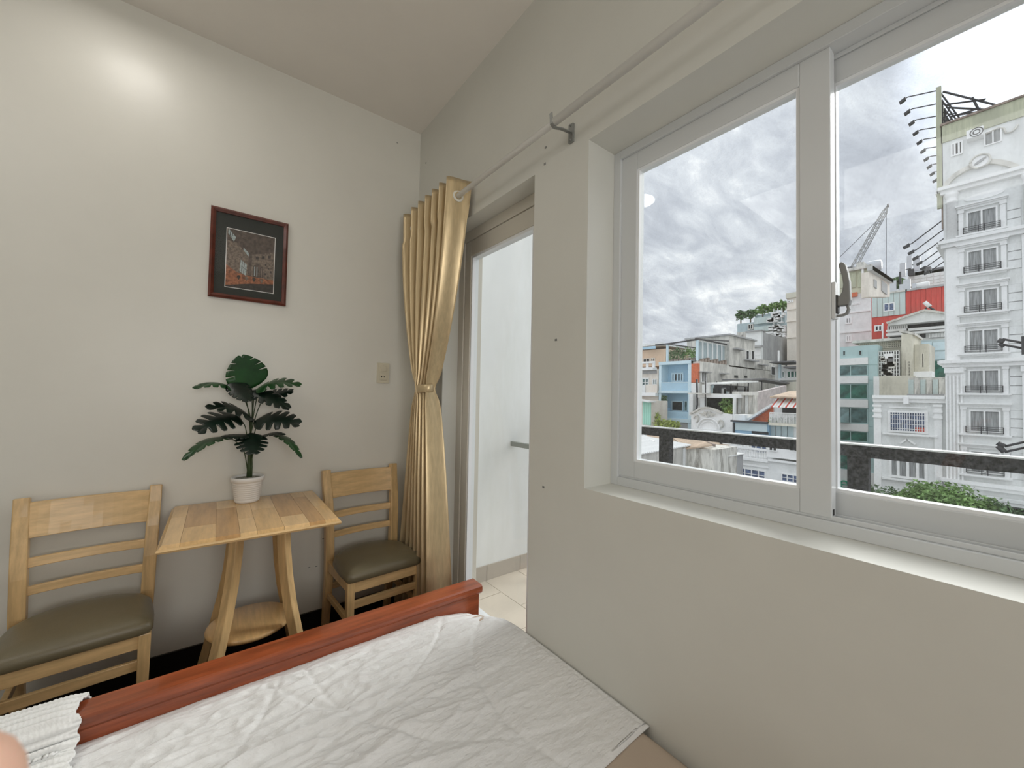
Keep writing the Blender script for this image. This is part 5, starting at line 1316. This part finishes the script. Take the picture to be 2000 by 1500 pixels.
for rr_ in ((51.188, 52.050, 6.132, 7.124), (52.636, 53.531, 6.234, 7.245), (40.540, 41.506, 3.037, 3.999), (58.843, 60.236, 4.638, 5.661)): ywin(n_, yS, rr_, mull=1 if rr_[0] < 45 else 0)
for rr_ in ((50.768, 53.837, 5.927, 6.115), (47.784, 49.787, 7.009, 7.188), (40.114, 41.938, 3.999, 4.106), (44.573, 45.906, 4.036, 4.150), (54.606, 56.833, 5.634, 5.765)): B('ledge', 'concrete_dark', n_, (rr_[0], rr_[1], yS-0.5, yS, rr_[2], rr_[3]))
for rr_ in ((48.199, 49.129, 3.780, 4.078), (50.920, 51.631, 3.888, 4.134)): B('vent_opening', 'dark_open', n_, (rr_[0], rr_[1], yS-0.03, yS, rr_[2], rr_[3]))
B('drain_pipe', 'trim_white', n_, ((61.129, 20.600, 6.935)[0], (61.401, 20.600, 6.954)[0], yS-0.2, yS-0.05, 2.0, 8.0))
# terrace screen
rr_ = (40.298, 46.759, 5.668, 7.277); ns = 6
for k in range(ns):
    w_x = (xa-X-0.4)/ns; B('screen_panel', 'slate_blue', n_, (X+0.5+k*w_x, X+0.45+(k+1)*w_x, yS+0.5, yS+0.56, 5.3, 7.35))
for k in range(ns+1):
    w_x = (xa-X-0.4)/ns; B('screen_post', 'trim_white', n_, (X+0.42+k*w_x, X+0.52+k*w_x, yS+0.3, yS+0.42, 5.1, 7.5))
B('screen_rail', 'iron', n_, (X, xa, yS+0.25, yS+0.38, 7.45, 7.6)); 
for k in range(9): B('terrace_pot', 'rust', n_, (X+0.8+k*0.65, X+1.15+k*0.65, yS+0.02, yS+0.3, 5.15, 5.45+0.1*(k % 3)))
# pergola on the blue house
for px in (0,):
    B('pergola_post', 'blue_pale', e_, (X, X+0.16, *(20.609, 20.824, 5.221, 7.342))); B('pergola_post', 'blue_pale', e_, (X, X+0.2, *(23.984, 24.167, 5.302, 7.277)))
    B('pergola_post', 'concrete', e_, (X+5, X+5.2, *(26.844, 27.049, 5.794, 7.695)))
m = MB(); m.bar([(40.000, 25.496, 7.233), (40.000, 23.992, 7.241), (40.000, 20.615, 7.384)], 0.14, 0.14, side=(1, 0, 0)); m.bar([(40.000, 20.669, 7.389), (46.500, 20.435, 7.847)], 0.12, 0.12, side=(0, 0, 1)); m.bar([(40.000, 23.992, 7.213), (47.000, 24.280, 7.396)], 0.12, 0.10, side=(0, 0, 1))
m.build('pergola_beam', 'iron', e_)
for k in range(5):
    c0 = Vector((41.500, 24.380, 6.229)); c1 = Vector((41.500, 21.829, 6.162)); cc = c0+(c1-c0)*(k/4.0)
    B('planter', 'rust', e_, (cc.x-0.25, cc.x+0.25, cc.y-0.25, cc.y+0.25, zt+0.03, zt+0.4))
    blob('planter_foliage', (cc.x, cc.y, cc.z-0.1+0.25*(k % 2)), (0.55, 0.42, 0.8), 200, 'foliage' if k > 2 else 'foliage_dark', e_, s=0.12, seed=20+k)

# white pedimented house below
X = 36.0
r_ = (15.333, 19.144, -2.406, 1.617)
f_ = house('pedimented_house', 'white house with an arched ornamental pediment and dark upper veranda', X, (r_[0], r_[1], GZ, (36.000, 16.800, -0.015)[2]), 6, 'trim_white')
B('veranda_back', 'dark_open', f_, (X+0.8, X+0.9, *(15.805, 18.346, -0.223, 1.398)))
B('veranda_roof', 'trim_white', f_, (X-0.2, X+3, *(15.381, 18.427, 1.393, 1.757)))
B('veranda_post', 'render_white', f_, (X, X+0.4, *(17.899, 18.325, -0.406, 1.371))); B('veranda_post', 'render_white', f_, (X, X+0.4, *(15.336, 15.462, -0.254, 1.417)))
B('veranda_beam', 'trim_white', f_, (X+1.0, X+1.1, *(17.642, 18.400, 1.027, 1.098)))
B('side_panel', 'render_white', f_, (X+0.02, X+0.6, *(19.004, 19.351, -0.322, 1.784)))
blob('creeper', (36.300, 16.018, 0.692), (0.5, 0.75, 1.0), 500, 'foliage', f_, s=0.12, seed=31)
blob('creeper', (36.200, 15.844, 0.296), (0.3, 0.5, 0.5), 140, 'foliage_yellow', f_, s=0.11, seed=32)
m = MB(); top = [(35.600, 18.934, -0.113), (35.600, 18.452, 0.144), (35.600, 17.980, 0.442), (35.600, 17.425, 0.509), (35.600, 16.971, 0.435), (35.600, 16.527, 0.273), (35.600, 16.091, 0.069), (35.600, 15.329, -0.025)]
zb_ = top[0][2]-3.2
m.prism([Vector(p_) for p_ in top]+[Vector((35.6, top[-1][1], zb_)), Vector((35.6, top[0][1], zb_))], (0.4, 0, 0)); m.build('pediment', 'trim_white', f_)
m = MB(); m.bar([Vector(p_)-Vector((0.1, 0, 0)) for p_ in top[:-1]], 0.35, 0.14, side=(1, 0, 0)); m.build('pediment_moulding', 'concrete', f_)
cc = Vector((35.500, 17.275, -1.394))
m = MB(); m.tube([cc+Vector((-0.05, 1.0*math.cos(a), 0.95*math.sin(a))) for a in [math.pi*q/16 for q in range(17)]], 0.07, seg=6)
m.tube([cc+Vector((-0.05, 0.75*math.cos(a), 0.70*math.sin(a))) for a in [math.pi*q/16 for q in range(17)]], 0.04, seg=6); m.build('arch_moulding', 'trim_white', f_)
B('arch_sill', 'trim_white', f_, (35.2, 35.6, cc.y-1.3, cc.y+1.3, cc.z-0.22, cc.z-0.05))
m = MB(); c2 = Vector((35.500, 17.373, -0.082))
for a in range(9):
    an = a*math.pi/8; m.tube([c2+Vector((-0.06, 0.22*math.cos(an), 0.2*math.sin(an)-0.05)), c2+Vector((-0.06, (0.5+0.25*(a % 2))*math.cos(an), 0.35*math.sin(an)-0.1))], 0.06, seg=5)
m.tube([c2+Vector((-0.06, 0.16*math.cos(b), 0.22*math.sin(b)-0.05)) for b in [2*math.pi*q/12 for q in range(13)]], 0.06, seg=5); m.build('shell_ornament', 'concrete', f_)
for q, px in ((0, (35.500, 18.396, -0.552)), (1, (35.500, 16.215, -0.867))):
    m = MB(); pv = Vector(px); m.tube([pv+Vector((-0.05, 0.22*math.cos(b), 0.32*math.sin(b))) for b in [2*math.pi*w/12 for w in range(10)]], 0.07, seg=5); m.build('scroll_ornament', 'concrete', f_)
m = MB(); m.tube([(35.900, 18.577, 3.064), (35.900, 18.515, 0.750), (35.900, 18.608, 0.228), (35.900, 18.996, -0.025)], 0.09, seg=6); m.build('drain_pipe', 'iron', f_)

# terrace canopies and grey shed
X = 38.0
ts = house('grey_shed', 'grey block shed with corrugated front under dark canopies behind the pedimented house', X, ((38.000, 14.656, 0.420)[1], (38.000, 16.188, 0.358)[1], GZ, (38.000, 15.497, 1.711)[2]), 1.0, 'concrete')
rr_ = (14.659, 16.146, 0.027, 1.665); wy = (rr_[1]-rr_[0])/5
for k in range(5): B('sheet', 'roof_light' if k % 2 else 'concrete', ts, (X-0.12, X-0.02, rr_[0]+k*wy+0.02, rr_[0]+(k+1)*wy-0.02, rr_[2], rr_[3]))
yq = (38.000, 14.656, 0.420)[1]
m = MB(); pr_ = [Vector((39.922, 15.400, 1.836)), Vector((48.367, 15.400, 2.841)), Vector((48.361, 15.400, -2.904)), Vector((39.942, 15.400, -2.444))]
m.prism(pr_, (0, 0.4, 0)); m.build('side_wall', 'brick_grey', ts)
B('eave', 'concrete', ts, (X-0.5, X+0.2, *(14.263, 16.154, 1.662, 1.978)))
cn = empty('terrace_canopy', tuple(Vector((45.364, 18.500, 1.573))), 'dark sloping canopies on thin posts over a roof terrace', 'canopy')
m = MB(); m.prism([(40.681, 18.500, 3.249), (46.888, 18.500, 3.603), (57.408, 18.500, 3.259), (57.408, 18.500, 3.098), (46.889, 18.500, 3.407), (40.683, 18.500, 3.122)], (0, -1.6, 0)); m.build('canopy_sheet', 'roof_dark', cn)
m = MB(); m.prism([(35.173, 17.500, 2.695), (43.621, 17.500, 3.187), (43.622, 17.500, 3.030), (35.174, 17.500, 2.558)], (0, -1.2, 0)); m.build('canopy_sheet', 'roof_light', cn)
B('terrace_back', 'roof_dark', cn, (*(37.183, 46.641, 1.786, 2.714)[:2], 18.4, 18.5, *(37.183, 46.641, 1.786, 2.714)[2:]))
for px in ((34.960, 17.300, 2.143), (37.049, 17.300, 2.193), (39.940, 17.300, 2.262), (41.267, 17.300, 2.294), (43.852, 17.300, 2.513), (47.192, 17.300, 2.600)):
    B('post', 'iron', cn, (px[0]-0.035, px[0]+0.035, 17.27, 17.34, px[2]-1.5, px[2]+0.7))
B('terrace_deck', 'concrete', cn, (*(34.179, 48.005, 1.632, 1.780)[:2], 17.2, 18.5, *(34.782, 48.852, 1.688, 1.788)[2:]))
rd_ = random.Random(15)
for k in range(22):
    xx_ = rd_.uniform((35.757, 17.600, 1.793)[0], (44.615, 17.600, 1.949)[0]); hh_ = rd_.uniform(0.2, 0.9); z_0 = (39.768, 17.600, 1.765)[2]
    B('terrace_clutter', rd_.choice(['iron', 'rust', 'roof_light', 'concrete_dark', 'slate_blue']), cn, (xx_, xx_+rd_.uniform(0.2, 0.7), 17.5, 18.2, z_0, z_0+hh_))

# tree-topped distant block
X = 97.0
r_ = (30.046, 40.695, 8.135, 19.445)
tt = house('tree_topped_block', 'distant grey-green apartment block with trees growing on its roof', X, (r_[0], r_[1], GZ, (97.000, 36.400, 18.711)[2]), 10, 'slate_blue')
B('wall', 'concrete', tt, (X-0.1, X, r_[0], r_[1], GZ, (97.000, 36.397, 16.761)[2]))
B('balustrade', 'pale_sheet', tt, (X-0.8, X-0.6, *(32.982, 36.921, 18.057, 19.416))); B('balustrade', 'pale_sheet', tt, (X-1.0, X-0.8, *(33.372, 36.814, 16.264, 17.397)))
B('upper_storey', 'slate_blue', tt, (X+1, X+9, *(30.821, 37.303, 18.057, 20.319)))
win(tt, X-0.1, (37.234, 38.403, 17.044, 18.322), pane='dark_open', frame='concrete', mull=1, fw=0.2); win(tt, X-0.1, (39.264, 40.032, 15.141, 16.202), pane='dark_open', frame='concrete', mull=1, fw=0.15)
rd_ = random.Random(2); m = MB()
for k in range(40):
    y = rd_.uniform((96.000, 30.655, 15.428)[1], (96.000, 33.028, 15.696)[1]); z = rd_.uniform((96.000, 32.066, 13.621)[2], (96.000, 32.067, 19.419)[2]); m.box(95.5, 96.5, y, y+rd_.uniform(0.3, 1.5), z, z+rd_.uniform(0.15, 0.7))
m.build('balcony_clutter', 'roof_light', tt, kind='stuff')
m = MB()
for k in range(6):
    y = (96.000, 32.836, 21.190)[1]-k*0.75; m.box(95.9, 96.1, y, y+0.12, (96.000, 32.066, 17.557)[2], (96.000, 32.067, 20.844)[2])
m.build('pergola', 'roof_light', tt)
for k, (c, r, mm) in enumerate((((98.000, 40.346, 20.811), (1.68, 1.56, 1.80), 'foliage_dark'), ((98.000, 38.265, 20.856), (1.80, 1.92, 1.80), 'foliage_dark'), ((98.000, 35.740, 21.394), (1.92, 2.64, 1.92), 'foliage'), ((98.000, 33.521, 21.604), (1.92, 2.28, 1.80), 'foliage'), ((98.000, 31.769, 21.649), (1.80, 1.92, 1.68), 'foliage'))):
    tr_ = empty('roof_tree', (c[0], c[1], c[2]-2.4), ['dark roof tree at the left corner of the distant block', 'second dark roof tree from the left on the distant block', 'wide green roof tree in the middle of the distant block', 'green roof tree right of the middle on the distant block', 'green roof tree beside the beige tower wall'][k], 'tree')
    m = MB(); m.tube([(c[0], c[1], c[2]-2.6), (c[0], c[1], c[2])], 0.14, seg=6); m.build('trunk', 'bark', tr_)
    blob('crown', c, (r[0]*0.85, r[1]*0.85, r[2]*0.72), 300, mm, tr_, s=0.36, seed=40+k)
# white stained block and grey side wall
X = 64.0
sb_ = house('stained_block', 'white stained block with a blank grey side wall below the roof trees', X, ((64.000, 23.536, 8.818)[1], (64.000, 25.616, 8.989)[1], GZ, (64.000, 24.565, 11.338)[2]), 0.6, 'render_white')
yq = (64.000, 23.536, 8.818)[1]
xq0, xq1 = 64.0, 92.0
B('side_wall', 'concrete_dark', sb_, (64.6, 95, yq, yq+1.5, GZ, (64.000, 23.539, 11.219)[2]))
B('roof_edge', 'concrete_dark', sb_, (X-0.4, X+1, yq-0.2, (64.000, 25.616, 8.989)[1], (64.000, 24.565, 11.338)[2], (64.000, 24.566, 11.490)[2]))
B('awning', 'concrete_dark', sb_, (X-1.2, X, *(23.067, 24.423, 8.910, 9.136)))
win(sb_, X, (23.738, 24.353, 7.804, 8.634), pane='dark_open', mull=1, fw=0.2)
# beige tower wall
X = 72
bt = house('beige_tower', 'plain beige tower wall partly hidden behind the window mullion', X, ((72.000, 18.713, 11.413)[1], (72.000, 22.852, 11.880)[1], GZ, (72.000, 22.092, 17.889)[2]), 8, 'render_cream')
B('parapet', 'beige_render', bt, (X-0.3, X+1, (72.000, 18.713, 11.413)[1], (72.000, 22.922, 11.888)[1], (72.000, 22.093, 17.246)[2], (72.000, 22.092, 18.050)[2]))
win(bt, X, (21.957, 22.781, 16.571, 16.974), pane='rust', frame='trim_white', mull=1, fw=0.15)
for pz in ((72.000, 22.094, 15.400)[2], (72.000, 22.095, 13.556)[2], (72.000, 22.097, 10.995)[2]): B('string_course', 'render_cream', bt, (X-0.25, X, (72.000, 18.713, 11.413)[1], (72.000, 22.852, 11.880)[1], pz, pz+0.25))
# small white building with glazed front
X = 56
sw_ = house('glazed_white_building', 'small white building with teal glazed front and dark flat canopy beside the mullion', X, ((56.000, 14.566, 3.828)[1], (56.000, 19.039, 3.920)[1], GZ, (56.000, 17.615, 5.448)[2]), 5, 'render_white')
B('canopy', 'roof_dark', sw_, (X-1.5, X+3, *(16.562, 19.152, 5.803, 5.959))); B('canopy', 'roof_dark', sw_, (X-2.5, X, *(15.971, 17.349, 5.046, 5.225)))
win(sw_, X, (17.992, 18.319, 4.028, 4.845), pane='teal_pane_grey', mull=0, fw=0.1); win(sw_, X, (16.563, 17.776, 4.005, 4.871), pane='teal_pane', mull=2, fw=0.1)
B('column', 'blue_pale', sw_, (X-0.3, X, *(18.373, 18.594, 3.593, 5.678))); 
B('ledge', 'trim_white', sw_, (X-0.6, X, *(16.564, 18.483, 3.702, 3.951)))
B('lower_wall', 'beige_render', sw_, (X-2, X, *(15.973, 17.194, 2.123, 3.432)))

# red gable, awning house, blue shop
X = 34.5
rg_ = empty('red_gable_house', (36, (34.500, 12.572, -0.267)[1], GZ), 'low house with an orange red gable wall beside the striped awning', 'building')
B('wall', 'render_white', rg_, (X+0.3, X+4, (34.500, 12.110, -0.633)[1], (34.500, 13.604, -0.739)[1], GZ, (34.500, 12.935, -0.450)[2]))
m = MB(); m.prism([(34.500, 13.379, -0.398), (34.500, 11.936, 0.753), (34.500, 11.936, -0.464), (34.500, 13.008, -0.536)], (0.3, 0, 0)); m.build('gable_wall', 'orange_brick', rg_)
m = MB(); m.bar([(34.400, 13.641, -0.412), (34.400, 11.798, 0.954)], 0.8, 0.16, side=(1, 0, 0)); m.build('roof_verge', 'roof_light', rg_)
X = 33.0
aw = house('awning_house', 'house with a red and white striped awning over a cluttered balcony beside the mullion', X, ((33.000, 8.588, 0.703)[1], (33.000, 11.584, 0.582)[1], GZ, (33.000, 10.699, 0.249)[2]), 5, 'render_white')
B('upper_wall', 'render_white', aw, (X+1.2, X+5, *(8.848, 11.661, 0.185, 1.374)))
B('dark_doorway', 'dark_open', aw, (X+1.1, X+1.2, *(10.185, 11.122, 0.162, 0.838)))
m = MB(); ya, yb = (33.000, 8.586, 1.572)[1], (33.000, 11.318, 1.531)[1]; za = (33.000, 10.699, 1.429)[2]; zb2 = (33.000, 10.699, 1.909)[2]
m.prism([(X-0.7, ya, za), (X+2.5, ya, zb2), (X+2.5, yb-0.3, zb2), (X-0.7, yb, za)], (0, 0, 0.12)); m.build('roof', 'roof_tan', aw)
rr_ = (9.585, 11.112, 0.781, 1.358); nS = 14; wy = (rr_[1]-rr_[0])/nS
for k in range(nS):
    ya = rr_[0]+k*wy; yb = ya+wy*0.98
    m = MB(); m.prism([(X+0.3, ya, rr_[3]+0.1), (X-1.1, ya, rr_[2]), (X-1.1, yb, rr_[2]), (X+0.3, yb, rr_[3]+0.1)], (0, 0, 0.04)); m.build('awning_stripe', 'red_cloth' if k % 2 and k % 4 == 1 else ('trim_white' if k % 2 == 0 else 'render_cream'), aw)
rr_ = (9.586, 11.373, -0.342, 0.343)
m = MB()
for k in range(26):
    y = rr_[0]+(rr_[1]-rr_[0])*k/25; m.box(X-0.6, X-0.56, y-0.02, y+0.02, rr_[2], rr_[3])
m.box(X-0.62, X-0.54, rr_[0], rr_[1], rr_[3], rr_[3]+0.07); m.build('balcony_railing', 'roof_light', aw)
B('balcony_slab', 'beige_render', aw, (X-0.8, X, *(9.587, 11.373, -0.523, -0.342)))
for k in range(6):
    cc = Vector((32.600, 11.278, -0.219))+(Vector((32.600, 9.796, -0.125))-Vector((32.600, 11.278, -0.219)))*(k/5.0)
    blob('balcony_plant', cc, (0.22, 0.35, 0.30), 90, 'foliage_dark' if k else 'foliage', aw, s=0.10, seed=60+k)
for k in range(4):
    rr2 = (8.540, 11.546, -1.433, -0.573); wy = (rr2[1]-rr2[0])/8; B('sheet', 'slate_blue', aw, (X-0.1, X, rr2[1]-(k+1)*wy+0.03, rr2[1]-k*wy-0.03, rr2[2], rr2[3]))
X = 32.5
bs = house('blue_shop', 'low blue fronted shop with a dark flat fascia between the pediment and the awning house', X, ((32.500, 11.474, -1.269)[1], (32.500, 13.914, -1.491)[1], GZ, (32.500, 12.709, -0.460)[2]), 2, 'blue_shop')
B('fascia', 'iron', bs, (X-0.3, X, *(11.475, 13.993, -0.440, -0.305))); B('corner_post', 'iron', bs, (X-0.15, X, *(13.784, 13.878, -1.484, -0.495)))
B('blue_panel', 'slate_blue', bs, (X-0.1, X, *(11.541, 13.728, -1.065, -0.491))); B('dark_sign', 'dark_open', bs, (X-0.12, X-0.1, *(11.436, 12.559, -1.231, -1.044)))
B('side_block', 'render_white', bs, (X+1, X+3, *(13.470, 14.346, -0.487, 0.079)))

# white balcony house below the rail
X = 30.5
kb = house('white_balcony_house', 'long white house with a balustraded balcony and blue windows below the rail', X, ((30.500, 7.945, -2.448)[1], (30.500, 14.031, -3.312)[1], GZ, (30.500, 11.431, -2.801)[2]), 2.2, 'render_white')
B('upper_wall', 'render_white', kb, (X+1.2, X+2.0, *(8.255, 14.587, -3.005, -1.309)))
B('balcony_ledge', 'trim_white', kb, (X-0.3, X+1.2, *(10.735, 13.301, -2.948, -2.768))); B('balcony_ledge', 'trim_white', kb, (X-0.15, X, *(10.735, 13.300, -3.343, -3.199)))
rr_ = (10.860, 12.738, -2.741, -2.134); n_ = 18
for k in range(n_):
    y = rr_[0]+0.05+(rr_[1]-rr_[0]-0.1)*k/(n_-1)
    m = MB(); m.lathe((X+0.02, y), [(0.035, rr_[2]), (0.05, rr_[2]+0.15), (0.03, rr_[2]+0.35), (0.045, rr_[3]-0.08)], seg=6); m.build('baluster', 'trim_white', kb)
B('balcony_rail', 'trim_white', kb, (X-0.08, X+0.12, rr_[0]-0.1, rr_[1]+0.6, rr_[3]-0.08, rr_[3]+0.05)); B('rail_block', 'trim_white', kb, (X-0.1, X+0.3, *(12.773, 13.303, -2.911, -2.319))); B('rail_block', 'trim_white', kb, (X-0.1, X+1.3, *(7.943, 10.829, -2.577, -1.579)))
win(kb, X+1.2, (11.256, 12.324, -2.545, -1.370), pane='bluepane', frame='roof_light', mull=2, fw=0.06); win(kb, X-0.1, (10.183, 10.701, -2.142, -1.695), pane='dark_open', mull=1, fw=0.06)
win(kb, X+1.2, (12.428, 12.990, -2.474, -1.721), pane='roof_light', frame='trim_white', mull=1, fw=0.08)
win(kb, X, (10.922, 12.665, -4.275, -3.562), pane='bluepane', frame='trim_white', mull=3, fw=0.05, tr=1); win(kb, X, (7.947, 9.978, -4.064, -3.540), pane='bluepane', frame='trim_white', mull=5, fw=0.05, tr=1)
B('ledge', 'trim_white', kb, (X-0.2, X, *(7.945, 10.735, -2.837, -2.704)))
for p_ in ((30.300, 13.946, -1.694), (30.300, 13.687, -1.819)): pass
B('door_slot', 'dark_open', kb, (X+1.15, X+1.2, *(14.358, 14.550, -2.450, -1.780))); 
lp = empty('wall_floodlight', tuple(Vector((30.400, 9.278, -1.999))), 'small floodlight bracket on the white balcony house near the mullion', 'lamp')
m = MB(); m.tube([(30.400, 9.109, -1.945), (30.100, 9.299, -1.849)], 0.03, seg=5); m.build('arm', 'iron', lp); B('lamp_head', 'iron', lp, (29.95, 30.2, *(9.215, 9.356, -1.913, -1.781)))
# tan roof, peeling wall and white corrugated shed close by
X = 23.2
pw = house('peeling_house', 'old house with a peeling whitewashed wall and tan sloping roof below the rail', X, ((23.200, 10.988, -2.253)[1], (23.200, 12.512, -2.469)[1], GZ, (23.200, 11.704, -1.635)[2]), 3, 'peeling')
m = MB(); m.prism([(23.000, 12.536, -1.781), (23.000, 10.897, -1.382), (26.000, 13.053, -1.142), (26.000, 15.382, -1.393)], (0, 0, 0.08)); m.build('roof', 'roof_tan', pw)
m = MB(); m.bar([(22.900, 10.793, -1.335), (26.000, 13.818, -1.247)], 0.14, 0.10, side=(0, 0, 1)); m.build('ridge_capping', 'rust', pw)
gp = house('grey_block_shed', 'small weathered grey block between the peeling wall and the white balcony house', 25.2, ((25.200, 11.049, -2.433)[1], (25.200, 11.904, -2.555)[1], GZ, (25.200, 11.472, -2.180)[2]), 2, 'concrete_dark')
B('roof_slab', 'roof_light', gp, (25.0, 27.3, (25.200, 11.049, -2.433)[1]-0.1, (25.200, 11.904, -2.555)[1], (25.200, 11.472, -2.180)[2], (25.200, 11.472, -2.118)[2]))
B('parapet', 'render_white', gp, (26.4, 26.8, *(11.987, 12.506, -2.343, -1.914)))
YS = 12.55
cs = empty('white_roof_shed', (19, 13, GZ), 'grey shed with a white corrugated roof at the bottom left of the window', 'shed')
x0, x1 = 14.0, (23.263, 12.550, -1.862)[0]
za = (18.037, 12.550, -1.817)[2]; zc2 = (23.259, 12.550, -1.553)[2]
m = MB(); m.prism([(x0, YS, GZ), (x1, YS, GZ), (x1, YS, zc2), (x0, YS, za)], (0, 0.25, 0)); m.build('wall', 'concrete', cs)
B('wall_post', 'render_white', cs, ((22.681, 12.550, -2.278)[0], (22.914, 12.550, -2.297)[0], YS-0.03, YS, GZ, zc2-0.15))
nC = 46
for k in range(nC):
    q0 = x0+(x1+0.15-x0)*k/nC; q1 = x0+(x1+0.15-x0)*(k+0.93)/nC
    def zr(x): return za+(zc2-za)*(x-x0)/(x1-x0)
    m = MB(); m.prism([(q0, YS-0.15, zr(q0)+0.02), ((q0+q1)/2, YS-0.15, zr(q0)+0.08), (q1, YS-0.15, zr(q1)+0.02), (q1, YS-0.15, zr(q1)-0.01), (q0, YS-0.15, zr(q0)-0.01)], (0, 5.0, 0.35)); m.build('roof_sheet', 'roof_light', cs)
m = MB(); m.bar([(26.000, 18.021, -1.369), (22.000, 14.034, -1.483)], 0.10, 0.22, side=(0, 1, 0)); m.bar([(26.000, 18.106, -1.880), (24.000, 15.941, -1.279)], 0.08, 0.15, side=(0, 1, 0)); m.build('ridge_capping', 'roof_light', cs)
# back-fill roofs between the near sheds and the street
lf = house('far_roof_house', 'low house with a pale roof glimpsed behind the corrugated shed', 29.5, ((29.500, 13.759, -1.707)[1], (29.500, 21.484, -2.491)[1], GZ, (29.500, 17.804, -2.365)[2]), 4, 'render_white')
m = MB(); m.prism([(29.0, (29.500, 13.759, -1.707)[1], (29.500, 17.804, -2.447)[2]), (29.0, (29.500, 21.484, -2.491)[1], (29.500, 17.804, -2.447)[2]), (33.5, (29.500, 21.484, -2.491)[1], (29.500, 17.806, -2.159)[2]), (33.5, (29.500, 13.759, -1.707)[1], (29.500, 17.806, -2.159)[2])], (0, 0, 0.1)); m.build('roof', 'roof_tan', lf)
# distant skyline low blocks closing the horizon
sk_ = [(180, 90, 60, 16, 3.0), (200, 170, 70, 18, 4.5), (190, 10, 60, 20, 6.0)]
for k, (x_, y_, wy_, dd, zz) in enumerate(sk_):
    q = empty('distant_block', (x_, y_, GZ), ['distant low white block behind the blue and grey houses', 'farthest low white block at the left end of the skyline', 'distant low white block behind the red clad and tower buildings'][k], 'building')
    B('wall', 'render_white', q, (x_, x_+dd, y_-wy_/2, y_+wy_/2, GZ, zz))
